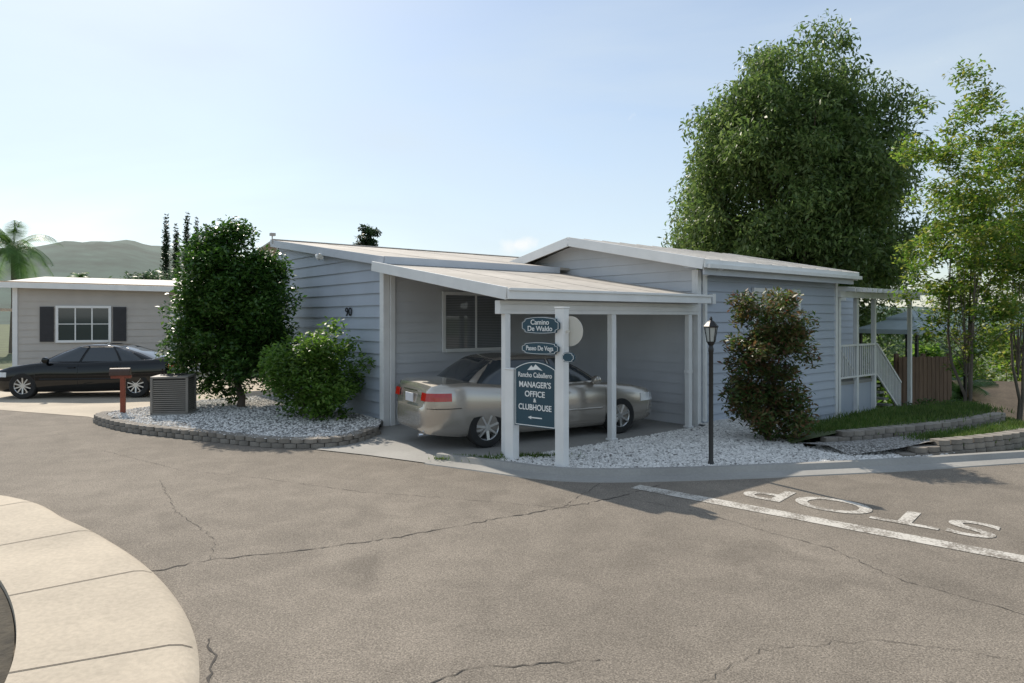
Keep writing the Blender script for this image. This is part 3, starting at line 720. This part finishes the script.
    rz_ = lambda z: float(np.interp(z, [t[1] for t in ztab[2:6]], [t[0] for t in ztab[2:6]]))
    for s in (-1, 1):
        z0, z1 = P['tail']; cols = []
        for x in P.get('tx', (-Lh+.42, -Lh+.3, -Lh+.2, -Lh+.14)): cols.append([(x, s*(sy(x, z)+.008), z) for z in (z0, (z0+z1)/2, z1)])
        for y in P.get('ty', (.80, .7, .55, .42)): cols.append([(rz_(z)-.022+ (.04 if y > .78 else 0), s*y*W, z) for z in (z0, (z0+z1)/2, z1)])
        mb = MB()
        for c in cols: mb.v += c
        for i in range(len(cols)-1):
            for j in range(2): a = i*3+j; mb.f.append((a, a+1, a+4, a+3)); mb.m.append(0)
        mb.build('tail_light', m_redlamp, root, solid=.012)
        z0, z1 = P['head']; mb = MB(); cols = []
        for x in (Lh-.5, Lh-.36, Lh-.24, Lh-.14, Lh-.08): 
            zz1 = min(z1, zd(x)-.02); zz0 = min(z0, zz1-.03); cols.append([(x, s*(sy(x, z)+.008), z) for z in (zz0, zz1)])
        for c in cols: mb.v += c
        for i in range(len(cols)-1): a = i*2; mb.f.append((a, a+1, a+3, a+2)); mb.m.append(0)
        mb.build('headlight', m_clearlamp, root, solid=.012)
        bz = P['bump']; mb = MB(); mb.tube([(x, s*(sy(x, bz)+.002), bz) for x in np.linspace(-Lh+.55, -Lh+.06, 10)], .007, 5); mb.build('bumper_seam', m_black, root)
    MB().box((rz_(.8)-.04, -.16, .72), (rz_(.8)-.025, .16, .86)).build('number_plate', m_plate, root, bevel=.004)
    MB().box((rz_(.9)-.02, -.3, .90), (rz_(.9)-.012, .3, .915)).build('boot_trim', m_chrome, root)
    MB().tube([(-Lh-.02, -.5, .24), (-Lh+.2, -.5, .25)], .03, 10).build('exhaust', m_chrome, root)
    for a in ax:
        for s in (-1, 1):
            y = s*(W-.115)
            prof = [(R_*.62, -.1), (R_*.66, -.108), (R_*.93, -.105), (R_*.985, -.085), (R_, -.05), (R_, .05), (R_*.985, .085), (R_*.93, .105), (R_*.66, .108), (R_*.62, .1)]
            tl = MB().lathe(prof, 40, (a, y, R_), 'y', cap=False).build('wheel', m_rubber, root, smooth=True)
            mb = MB().lathe([(R_*.66, -s*.10), (R_*.6, -s*.085), (R_*.58, s*.0), (R_*.58, s*.06)], 36, (a, y, R_), 'y', cap=False)
            mb.lathe([(.055, -s*.095), (.06, -s*.08), (.06, 0)], 16, (a, y, R_), 'y')
            ns = P['spokes']
            for k in range(ns):
                t = 2*pi*k/ns+.3; mb.bar((a+.03*cos(t), y+s*.075, R_+.03*sin(t)), (a+R_*.62*cos(t), y+s*.088, R_+R_*.62*sin(t)), .05 if ns < 8 else .035, .03)
            mb.build('rim', m_rim, tl, smooth=True)
            MB().lathe([(R_*.56, 0.0), (R_*.56, s*.02)], 24, (a, y, R_), 'y').build('brake_disc', m_black, tl)
    return root
silver = dict(Lh=2.34, W=.885, ex=12, axles=(-1.33, 1.36), wr=.325, spokes=7, doors=[(-.98, .02, -.82), (.03, 1.02, .17)], mirror=.78, tail=(.775, .9), head=(.56, .70), bump=.66, tx=(-1.95, -2.05, -2.13, -2.19), ty=(.80, .74, .64, .54),
    deck=[(-2.34, .58), (-2.325, .65), (-2.30, .68), (-2.285, .76), (-2.26, .92), (-2.20, 1.0), (-2.08, 1.035), (-1.7, 1.045), (-1.2, 1.0), (-.8, .96), (0, .94), (.8, .94), (1.2, .91), (1.7, .85), (2.08, .77), (2.22, .70), (2.29, .6), (2.34, .5)],
    under=[(-2.34, .32), (-2.26, .26), (-1.8, .2), (0, .17), (1.9, .18), (2.25, .22), (2.34, .3)],
    cab=[(0, .90, -1.80, 1.18, .80), (.1, .96, -1.72, 1.06, .785), (.5, 1.18, -1.42, .66, .715), (.9, 1.37, -1.10, .27, .64), (1, 1.405, -.97, .16, .615), (1.04, 1.42, -.86, .07, .575), (1.09, 1.438, -.6, -.12, .47), (1.15, 1.445, -.4, -.25, .2)],
    side=[(-1.5, -.98, -1.1, -.88), (-.93, 0.0, -.83, -.12), (.05, .95, -.07, .28)])
make_car('parked_car', 'silver beige sedan parked under the carport seen from its rear corner', (.33, 12.28, .012), radians(30), m_silver, silver)
black = dict(Lh=2.33, W=.91, axles=(-1.33, 1.42), wr=.335, spokes=10, doors=[(-.95, .08, -.8), (.09, 1.12, .24)], mirror=.85, tail=(.76, .86), head=(.56, .68), bump=.66, tx=(-2.1, -2.13, -2.16, -2.2),
    deck=[(-2.33, .56), (-2.31, .64), (-2.27, .70), (-2.25, .76), (-2.22, .88), (-2.16, .96), (-2.04, .99), (-1.6, .98), (-.8, .95), (0, .92), (.9, .93), (1.3, .89), (1.8, .81), (2.1, .72), (2.22, .64), (2.29, .56), (2.33, .48)],
    under=[(-2.33, .34), (-2.25, .26), (-1.8, .2), (0, .16), (1.9, .17), (2.25, .2), (2.33, .3)],
    cab=[(0, .88, -2.0, 1.30, .81), (.1, .93, -1.86, 1.16, .795), (.5, 1.14, -1.36, .72, .70), (.9, 1.31, -.80, .28, .62), (1, 1.345, -.65, .16, .59), (1.04, 1.36, -.55, .07, .55), (1.09, 1.378, -.4, -.08, .45), (1.15, 1.385, -.28, -.2, .2)],
    side=[(-1.5, -.95, -.86, -.7), (-.9, .05, -.66, -.1), (.1, 1.02, -.05, .3)])
make_car('parked_car', 'black sedan parked in front of the grey neighbouring house', (-11.2, 18.5, .006), radians(186), m_carblack, black)

# ---------------------------------------------------------------- signs
sg = thing('directional_sign', 'white posted teal sign with Rancho Caballero board and street name plates', 'sign', (0.0, 9.8, .06), math.atan2(-.52, .68))
MB().box((-.075, -.075, -.1), (.075, .075, 1.28)).box((-.085, -.085, 1.28), (.085, .085, 1.3)).build('post', m_white, sg, bevel=.01)
MB().box((.785, -.07, -.1), (.925, .07, 2.15)).box((.775, -.08, 2.15), (.935, .08, 2.17)).build('post', m_white, sg, bevel=.01)
def board_outline(x0, x1, z0, z1, arch, n=14):
    c = (x0+x1)/2; hw = (x1-x0)/2; pts = [(x0, z0), (x1, z0)]
    for i in range(n+1):
        t = 1-2*i/n; pts.append((c+hw*t, z1+arch*(1-t*t)))
    return pts
Tf = lambda x, y, z: (x, z, y)
def rim(mb, ol, w=.008, y=-.04):
    for A_, B_ in zip(ol, ol[1:]+ol[:1]): mb.bar((A_[0], y, A_[1]), (B_[0], y, B_[1]), .006, w)
def inset(ol, k):
    x0 = min(p[0] for p in ol); x1 = max(p[0] for p in ol); z0 = min(p[1] for p in ol); z1 = max(p[1] for p in ol)
    c = ((x0+x1)/2, (z0+z1)/2); sx = 1-2*k/(x1-x0); sz = 1-2*k/(z1-z0); return [(c[0]+(p[0]-c[0])*sx, c[1]+(p[1]-c[1])*sz) for p in ol]
FR = lambda x, z, y=-.042: frame((x, y, z), (1, 0, 0), (0, 0, 1), (0, -1, 0))
ol = board_outline(.078, .782, .5, 1.32, .1)
bd = MB().prism(ol, -.035, .0, 0, Tf).build('sign_board', m_teal, sg)
mb = MB(); rim(mb, inset(ol, .018), .010, -.037); mb.build('border', m_letter, bd)
mb = MB(); mb.quad([(.30, -.038, 1.29), (.37, -.038, 1.36), (.40, -.038, 1.33), (.44, -.038, 1.375), (.56, -.038, 1.29), (.46, -.038, 1.305), (.40, -.038, 1.295)]); mb.build('mountain_emblem', m_letter, bd)
for tx, z, sz, bo, kx_ in (('Rancho Caballero', 1.222, .098, .0012, .82), ("MANAGER'S", 1.085, .113, .002, .9), ('OFFICE', .955, .113, .002, .95), ('&', .87, .075, .002, 1), ('CLUBHOUSE', .77, .113, .002, .88)):
    text_mesh('lettering', tx, sz, m_letter, bd, FR(.43, z), bo, .002, kx_)
mb = MB().bar((.36, -.038, .63), (.55, -.038, .63), .004, .016); mb.quad([(.31, -.040, .63), (.37, -.040, .605), (.37, -.040, .655)]); mb.build('arrow', m_letter, bd)
def plaque(x0, x1, z0, z1, lines):
    c = (x0+x1)/2; h = (z1-z0); ol = []; hw = (x1-x0)/2; e = min(.05, hw*.25); cz_ = (z0+z1)/2
    # flat ends with a shallow notch and bowed long edges
    for i in range(11): t = -1+2*i/10; ol.append((c+(hw-e)*t, z0-.09*h*(1-t*t)))
    ol += [(c+hw-e, z0+.14*h), (c+hw, z0+.28*h), (c+hw, z1-.28*h), (c+hw-e, z1-.14*h)]
    for i in range(11): t = 1-2*i/10; ol.append((c+(hw-e)*t, z1+.15*h*(1-t*t)))
    ol += [(c-hw+e, z1-.14*h), (c-hw, z1-.28*h), (c-hw, z0+.28*h), (c-hw+e, z0+.14*h)]
    b = MB().prism(ol, -.115, -.082, 0, Tf).build('name_plate', m_teal, sg)
    mb = MB(); rim(mb, inset(ol, .01), .005, -.117); mb.build('border', m_letter, b)
    for tx, z, sz, kx_ in lines: text_mesh('lettering', tx, sz, m_letter, b, FR(c, z, -.121), .001, .002, kx_)
plaque(.26, .88, 1.82, 2.01, [('Camino', 1.96, .098, 1), ('De Waldo', 1.872, .098, 1)])
plaque(.26, .87, 1.53, 1.67, [('Paseo De Vega', 1.603, .092, .82)])
plaque(.93, 1.12, 1.44, 1.55, [])
MB().lathe([(.0, 0), (.12, .008), (.19, .035), (.205, .05), (.205, .06)], 32, (.93, .14, 1.84), 'y').bar((.97, .0, 1.84), (.86, .0, 1.84), .03, .03).build('round_disc', m_cream, sg, smooth=True)
lp = thing('lamp_post', 'slim black lamp post with glass lantern in the gravel bed', 'lamp post', G(711, 469), 0)
MB().lathe([(.06, 0), (.06, .03), (.045, .08), (.032, .12), (.03, 1.6), (.036, 1.62), (.036, 1.66), (.025, 1.7)], 16).build('pole', m_black, lp, smooth=True)
mb = MB().lathe([(.03, 1.7), (.055, 1.74), (.06, 1.755)], 6)
for k in range(6):
    t = 2*pi*k/6; mb.bar((.056*cos(t), .056*sin(t), 1.75), (.088*cos(t), .088*sin(t), 1.95), .01, .01)
mb.lathe([(.1, 1.95), (.105, 1.965), (.05, 2.03), (.02, 2.05), (.022, 2.07), (.008, 2.1)], 6); mb.build('lantern', m_black, lp)
MB().lathe([(.05, 1.757), (.08, 1.948)], 6).build('lantern_glass', mk('frosted_glass', (.45, .47, .45), .15, .05, 5), lp)
ml = thing('mailbox', 'dark mailbox on a red brown post with a crossbar', 'mailbox', (*G(123, 419)[:2], 0.0), radians(15))
MB().box((-.045, -.045, 0), (.045, .045, .98)).build('post', m_rust, ml, bevel=.006)
MB().box((-.22, -.04, .84), (.16, .04, .90)).build('crossbar', m_rust, ml, bevel=.006)
mb = MB(); ol = [(-.07, 0), (.07, 0)]+[(.07*cos(t), .08+.07*sin(t)) for t in np.linspace(0, pi, 9)]
mb.prism(ol, -.24, .14, 0, lambda x, y, z: (z, x, y+.90)); mb.build('box', m_mbox, ml, bevel=.004)
ac = thing('air_conditioner', 'taupe louvred air conditioning unit beside the citrus tree', 'air conditioner', (-6.93, 14.0, .13), radians(12)); ac.scale = (.8, .8, .97)
MB().box((-.5, -.5, -.05), (.5, .5, .03)).build('pad', m_conc2, ac)
MB().box((-.38, -.38, .03), (.38, .38, .76)).build('coil', m_black, ac)
mb = MB()
for k in range(16):
    z = .08+k*.042
    for (a, b) in (((-.41, -.41), (.41, -.41)), ((.41, -.41), (.41, .41)), ((.41, .41), (-.41, .41)), ((-.41, .41), (-.41, -.41))): mb.bar((*a, z), (*b, z), .012, .024)
mb.build('louvre', m_acmetal, ac)
mb = MB()
for x in (-.41, .41):
    for y in (-.41, .41): mb.box((x-.03, y-.03, .03), (x+.03, y+.03, .79))
mb.box((-.44, -.44, .76), (.44, .44, .8)); mb.box((-.44, -.44, .03), (.44, .44, .06)); mb.build('cabinet', m_acmetal, ac, bevel=.008)
mb = MB()
for r in (.1, .17, .24, .31): mb.tube([(r*cos(t), r*sin(t), .815) for t in np.linspace(0, 2*pi, 25)], .006, 5)
mb.build('fan_grille', m_black, ac)

# ---------------------------------------------------------------- neighbours left
nh = thing('neighbour_house', 'low grey beige house with dark shutters behind the black sedan', 'house', (-18.25, 25, 0), radians(17))
tp = lambda x: 3.30-.018*x
mb = MB(); siding(mb, (0, 0), (11, 0), .35, lambda s: tp(11*s), .26, (0, -1), .022); mb.build('front_wall', m_greyhouse, nh, fix=False)
mb = MB(); mb.prism([(0, 0), (11, 0), (11, tp(11)), (0, tp(0))], 0.01, 9, 0, lambda x, y, z: (x, z, y)); mb.build('wall', m_greyhouse, nh)
roof_slab('roof', [(-.4, -.45, tp(0)+.06), (11.4, -.45, tp(11)+.06), (11.4, 4.5, tp(11)+.55), (-.4, 4.5, tp(0)+.55)], .06, m_roofw, nh)
MB().bar((-.4, -.46, tp(0)-.02), (11.4, -.46, tp(11)-.02), .04, .2).box((-.02, -.05, 0), (.14, 0, 3.2)).build('fascia', m_white, nh)
MB().bar((-.4, -.46, tp(0)+.1), (11.4, -.46, tp(11)+.1), .06, .03).build('roof_edge', m_shingle, nh)
window(nh, 1.45, 3.1, 1.25, 2.45, -.03, m_glass, 2, .09)
MB().box((1.45, -.08, 1.84), (3.1, -.065, 1.87)).build('window_bar', m_white, nh)
for x in (.85, 3.25):
    mb = MB().box((x, -.07, 1.2), (x+.44, -.02, 2.5))
    for k in range(18): mb.bar((x+.04, -.075, 1.28+k*.066), (x+.40, -.075, 1.28+k*.066), .012, .03)
    mb.build('shutter', m_shutter, nh)
MB().box((0, -.03, 0), (11, -.0, .35)).build('skirting', m_white, nh)
MB().box((5.2, -.07, .2), (6.1, -.02, 2.3)).build('door', m_white, nh)
cpx = thing('patio_awning', 'white awning on thin posts at the far left edge', 'awning', (-20.1, 24.2, 0), radians(17))
MB().box((-2.5, -.2, 2.35), (1.3, 3, 2.45)).build('awning_roof', m_roofw, cpx)
for x in (-2.3, 1.1): MB().box((x-.04, -.1, 0), (x+.04, -.02, 2.35)).build('post', m_white, cpx)

# ---------------------------------------------------------------- right background things
fn_ = thing('wooden_fence', 'brown wooden slat fence beside the porch stairs', 'fence', (11.1, 19.6, -.45), radians(8))
mb = MB()
for k in range(13): mb.box((k*.13, 0, -.9), (k*.13+.115, .02, 1.4+.02*(k % 2)))
mb.box((0, .02, .3), (1.69, .06, .38)); mb.box((0, .02, 1.2), (1.69, .06, 1.28)); mb.build('slat_panel', m_wood, fn_)
for x in (0, .85, 1.69): MB().box((x-.05, .06, -.9), (x+.05, .15, 1.5)).build('post', m_wood, fn_)
gb = thing('gazebo', 'gazebo with blue grey two-tier canopy behind the porch', 'gazebo', (13.75, 23.5, -1.1), radians(20))
for x in (-1.1, 1.1):
    for y in (-1.1, 1.1): MB().box((x-.04, y-.04, -1.2), (x+.04, y+.04, 2.8)).build('post', m_black, gb)
def pyr(mb, hw, z0, hw2, z1, skirt=.15):
    a = [(-hw, -hw), (hw, -hw), (hw, hw), (-hw, hw)]; b = [(-hw2, -hw2), (hw2, -hw2), (hw2, hw2), (-hw2, hw2)]
    for i in range(4):
        j = (i+1) % 4; mb.quad([(*a[i], z0), (*a[j], z0), (*b[j], z1), (*b[i], z1)]); mb.quad([(*a[i], z0-skirt), (*a[j], z0-skirt), (*a[j], z0), (*a[i], z0)])
mb = MB(); pyr(mb, 1.25, 2.8, .45, 3.15); pyr(mb, .55, 3.2, .02, 3.45, .08); mb.build('canopy', m_canopy, gb)
lh = thing('lower_house', 'tan shingled roof of a house down the slope at right edge', 'house', (18.0, 21.5, -2.95), radians(-12))
MB().box((-2, 0, -1), (9, 6, 1.9)).build('wall', m_greyhouse, lh)
roof_slab('roof', [(-2.6, -.6, 1.75), (9.5, -.6, 1.75), (9.5, 3, 2.75), (-2.6, 3, 2.75)], .1, m_shingle, lh)
roof_slab('rear_roof', [(-2.6, 3.01, 2.75), (9.5, 3.01, 2.75), (9.5, 6.6, 1.75), (-2.6, 6.6, 1.75)], .1, m_shingle, lh)

# ---------------------------------------------------------------- plants
tree('citrus_tree', 'dense dark green citrus tree in the left gravel bed', 'tree', (-5.95, 15.0, .1), .7, .08, 2.08, (1.36, 1.15, 1.78), 150, .4, 52000, .11, lf_cit, offs=(-.24, 0), shell=.3, p=2.2, taper=.2, rough=.8)
tree('round_shrub', 'bright green leafy shrub against the end wall under number 90', 'shrub', (-3.85, 13.3, .1), .3, .03, .95, (.88, .75, .94), 70, .27, 11500, .1, lf_lite, stems=4, shell=.3, nlimb=14)
tree('reddish_shrub', 'tall reddish green shrub beside the lamp post', 'shrub', (4.22, 11.3, .05), .3, .018, 1.25, (.62, .56, 1.3), 100, .22, 15500, .095, lf_red, stems=8, shell=.25, nlimb=34, aspect=.38, taper=.0, rough=1.1, p=2.7)
tree('broad_tree', 'big dense olive green tree towering behind the home', 'tree', (11.35, 27.5, -2.6), 4.5, .32, 9.4, (4.4, 4.2, 6.2), 460, .92, 170000, .22, lf_big, shell=.45, nlimb=22, droop=.7, aspect=.36, p=2.25, taper=.06, rough=.35)
tree('slender_tree', 'slender yellow green tree with open crown at the right edge', 'tree', (10.5, 15.8, -.5), 2.2, .036, 4.8, (1.45, 1.4, 3.2), 140, .34, 19000, .125, lf_yel, m_bark2, stems=3, shell=.2, nlimb=34, droop=.5, aspect=.38, pw=.6, limb=.35, rough=1.5)
tree('slender_tree', 'thin young tree leaning at the photo right edge behind the slender one', 'tree', (12.6, 17.0, -.8), 2.4, .036, 5.0, (1.4, 1.3, 3.1), 110, .36, 15000, .125, lf_yel, m_bark2, stems=2, shell=.2, nlimb=26, droop=.5, aspect=.38, pw=.6, limb=.35, rough=1.5)
tree('low_shrub', 'low dark shrub on the grass slope under the slender tree', 'shrub', (11.0, 17.4, -.9), .3, .03, .5, (.9, .6, .6), 22, .25, 5200, .09, lf_cit, stems=2, shell=.3, nlimb=6)
bg = [(16.8, 31, -4.4, 3.2, 2.6, lf_big, 'rounded green tree in the valley right of the gazebo'), (20.5, 36, -6, 4.5, 3.4, lf_far, 'pale green tree beyond the lower house'), (26, 42, -7, 5, 4, lf_big, 'wide dark tree behind the tan roof at right'), (31, 50, -8, 6, 4.5, lf_far, 'hazy tree furthest down the valley at right'), (17.3, 28, -3.6, 2.3, 1.5, lf_lite, 'light green bush tree left of the tan roof'), (24, 33, -5, 3.4, 2.6, lf_yel, 'yellowish tree beyond the tan roof ridge')]
for x, y, z, h, r, lm, lb in bg:
    tree('valley_tree', lb, 'tree', (x, y, z), h*.5, .15, h*1.1, (r, r, h*.75), 34, r*.3, 7000, .26, lm, group='trees in the valley', nlimb=6, shell=.4)
for i, (px, top, Y) in enumerate([(166, 214, 60), (176, 222, 62), (187, 211, 61), (197, 216, 64), (206, 224, 60)]):
    hh = H+(HY-top)*Y/F
    root = thing('cypress', '%s narrow dark cypress from the left in the row behind the citrus tree' % ('first', 'second', 'third', 'fourth', 'fifth')[i], 'tree', ((px-512)*Y/F, Y, 0), 0, 'cypresses behind the citrus tree')
    MB().tube([(0, 0, 0), (0, 0, hh*.9)], [.15, .03], 6).build('trunk', m_bark, root)
    leaves('crown', clump_pts([((random.uniform(-.05, .05), random.uniform(-.05, .05), z), .3*(1-(z/hh)**6)+.08) for z in np.arange(.6, hh, .3)], 4500, .6), .22, lf_dark, root, .45, -.8)
tree('pine_tree', 'dark pine tip rising behind the roof of the home', 'tree', (-9.6, 45, 0), 4, .2, 6.6, (1.2, 1.1, 1.7), 34, .36, 5200, .2, lf_dark, nlimb=8, shell=.3, taper=.4, rough=2)
tree('leafy_tree', 'low leafy tree behind the grey house beside the cypresses', 'tree', (-23, 44, 0), 2, .2, 3.4, (2.8, 2.4, 1.6), 34, .8, 7000, .26, lf_far, nlimb=6)
tree('leafy_tree', 'dark tree between the grey house and the citrus tree', 'tree', (-14, 40, 0), 2, .2, 2.6, (2.6, 2.4, 1.6), 34, .8, 7000, .26, lf_dark, nlimb=6)
def palm(label, loc, h, n, fl, seed):
    random.seed(seed); root = thing('palm_tree', label, 'tree', loc)
    MB().tube([(0, 0, 0), (.1, 0, h*.5), (.05, 0, h)], [.22, .17, .15], 9).build('trunk', m_bark2, root, smooth=True)
    mb = MB()
    for k in range(n):
        az = random.uniform(0, 2*pi); el = random.uniform(-.2, 1.25); p = Vector((.05, 0, h)); d = Vector((cos(az)*cos(el), sin(az)*cos(el), sin(el))); prev = p
        st = 12
        for i in range(st):
            q = prev+d*fl/st; d = (d+Vector((0, 0, -.17))).normalized(); side = d.cross(Vector((0, 0, 1))).normalized()
            ll = fl*.22*math.sin(pi*(i+1.5)/(st+2))
            mb.quad([prev+side*.012, q+side*.01, q-side*.01, prev-side*.012])
            for s in (-1, 1):
                for j in range(3):
                    b = prev.lerp(q, j/3); t = b+side*s*ll+d*ll*.5+Vector((0, 0, -ll*.45)); mb.quad([b, b+d*.05, t])
            prev = q
    mb.build('crown', lf_palm, root, fix=False)
palm('feathery palm rising at the left edge beyond the grey house', (-29.6, 40.5, 0), 6.1, 42, 2.9, 3)
palm('small distant palm on the skyline above the grey house', (-45, 71, 0), 6.2, 26, 1.6, 4)
palm('low spiky palm on the slope behind the wooden fence', (15.9, 24.5, -2.2), 1.3, 34, 1.9, 5)
random.seed(11)

# ---------------------------------------------------------------- hills
mb = MB(); azs = np.linspace(-70, 70, 260); rs = [260, 330, 400, 480, 560, 650, 760, 900]
rt = ([-900, 0, 60, 120, 165, 250, 400, 600, 800, 900, 1024, 1300, 2500], [70, 72, 77, 74, 66, 52, 38, 26, 14, 10, 16, 26, 40])
from mathutils import noise as mn
for r in rs:
    for a in azs:
        t = math.tan(radians(a)); px = 512+F*t; x = r*sin(radians(a)); y = r*cos(radians(a))
        hgt = np.interp(px, rt[0], rt[1])/F*650*cos(radians(a))
        k = ss(r, 240, 650) if r <= 650 else 1-.4*ss(r, 650, 900)
        n_ = mn.fractal(Vector((x*.012, y*.012, 0)), 1., 2., 5)*7 + mn.fractal(Vector((x*.08, y*.08, 3)), 1., 2., 3)*1.5
        mb.v.append((x, y, -9+(hgt+11)*k+n_*k))
na = len(azs)
for i in range(len(rs)-1):
    for j in range(na-1): a = i*na+j; mb.f.append((a, a+1, a+na+1, a+na)); mb.m.append(0)
structure(mb.build('hills', m_hill, smooth=True, angle=80))

# ---------------------------------------------------------------- light and camera
S = Vector((-.54, .84, 0)).normalized(); EL = radians(41)
sun = bpy.data.lights.new('sun', 'SUN'); sun.energy = 4.9; sun.angle = radians(.6); sun.color = (1, .91, .78)
so = bpy.data.objects.new('sun', sun); C.objects.link(so)
D = Vector((S.x*cos(EL), S.y*cos(EL), sin(EL))); so.rotation_euler = D.to_track_quat('Z', 'Y').to_euler()
W_ = bpy.data.worlds.new('World'); bpy.context.scene.world = W_; W_.use_nodes = True
nt = W_.node_tree; bgn = nt.nodes['Background']; sk = nn(nt, 'ShaderNodeTexSky', sky_type='NISHITA'); sk.sun_disc = False
sk.sun_elevation = EL; sk.sun_rotation = math.atan2(S.x, S.y); sk.air_density = 1.0; sk.dust_density = .6; sk.ozone_density = 1.3
tc = nn(nt, 'ShaderNodeTexCoord'); mp = nn(nt, 'ShaderNodeMapping'); mp.inputs['Scale'].default_value = (1, 1, 3.5)
no = nn(nt, 'ShaderNodeTexNoise'); no.inputs['Scale'].default_value = 1.6; no.inputs['Detail'].default_value = 7; no.inputs['Distortion'].default_value = .5
nt.links.new(tc.outputs['Generated'], mp.inputs[0]); nt.links.new(mp.outputs[0], no.inputs['Vector'])
mr = nn(nt, 'ShaderNodeMapRange'); mr.inputs[1].default_value = .38; mr.inputs[2].default_value = .72; mr.inputs[3].default_value = .34; mr.inputs[4].default_value = .74
nt.links.new(no.outputs[0], mr.inputs[0])
mx = nn(nt, 'ShaderNodeMix', data_type='RGBA'); nt.links.new(mr.outputs[0], mx.inputs[0]); nt.links.new(sk.outputs[0], mx.inputs[6]); mx.inputs[7].default_value = (4.9, 5.6, 6.1, 1)
sub = nn(nt, 'ShaderNodeVectorMath', operation='SUBTRACT'); nt.links.new(tc.outputs['Generated'], sub.inputs[0]); cd = Vector((5, 683, 73)).normalized(); sub.inputs[1].default_value = cd
scv = nn(nt, 'ShaderNodeVectorMath', operation='MULTIPLY'); nt.links.new(sub.outputs[0], scv.inputs[0]); scv.inputs[1].default_value = (1, 1, 2.6)
ln = nn(nt, 'ShaderNodeVectorMath', operation='LENGTH'); nt.links.new(scv.outputs[0], ln.inputs[0])
cn = nn(nt, 'ShaderNodeTexNoise'); cn.inputs['Scale'].default_value = 28; cn.inputs['Detail'].default_value = 6; nt.links.new(tc.outputs['Generated'], cn.inputs['Vector'])
c1 = nn(nt, 'ShaderNodeMapRange'); c1.inputs[1].default_value = 0; c1.inputs[2].default_value = .055; c1.inputs[3].default_value = .62; c1.inputs[4].default_value = 0; nt.links.new(ln.outputs['Value'], c1.inputs[0])
c2 = nn(nt, 'ShaderNodeMath', operation='ADD'); nt.links.new(c1.outputs[0], c2.inputs[0]); nt.links.new(cn.outputs[0], c2.inputs[1])
c3 = nn(nt, 'ShaderNodeMapRange'); c3.inputs[1].default_value = .72; c3.inputs[2].default_value = 1.0; c3.inputs[3].default_value = 0; c3.inputs[4].default_value = .75; nt.links.new(c2.outputs[0], c3.inputs[0])
mx2 = nn(nt, 'ShaderNodeMix', data_type='RGBA'); nt.links.new(c3.outputs[0], mx2.inputs[0]); nt.links.new(mx.outputs[2], mx2.inputs[6]); mx2.inputs[7].default_value = (7, 7, 6.9, 1)
nt.links.new(mx2.outputs[2], bgn.inputs[0]); bgn.inputs[1].default_value = .145
cam = bpy.data.cameras.new('camera'); cam.sensor_width = 36; cam.lens = F/1024*36; cam.shift_y = -(341.5-HY)/1024; cam.clip_end = 6000
cobj = bpy.data.objects.new('camera', cam); C.objects.link(cobj); cobj.location = (0, 0, H); cobj.rotation_euler = (radians(90), 0, 0)
bpy.context.scene.camera = cobj
sc = bpy.context.scene; sc.view_settings.view_transform = 'Standard'; sc.view_settings.look = 'None'; sc.view_settings.exposure = 0
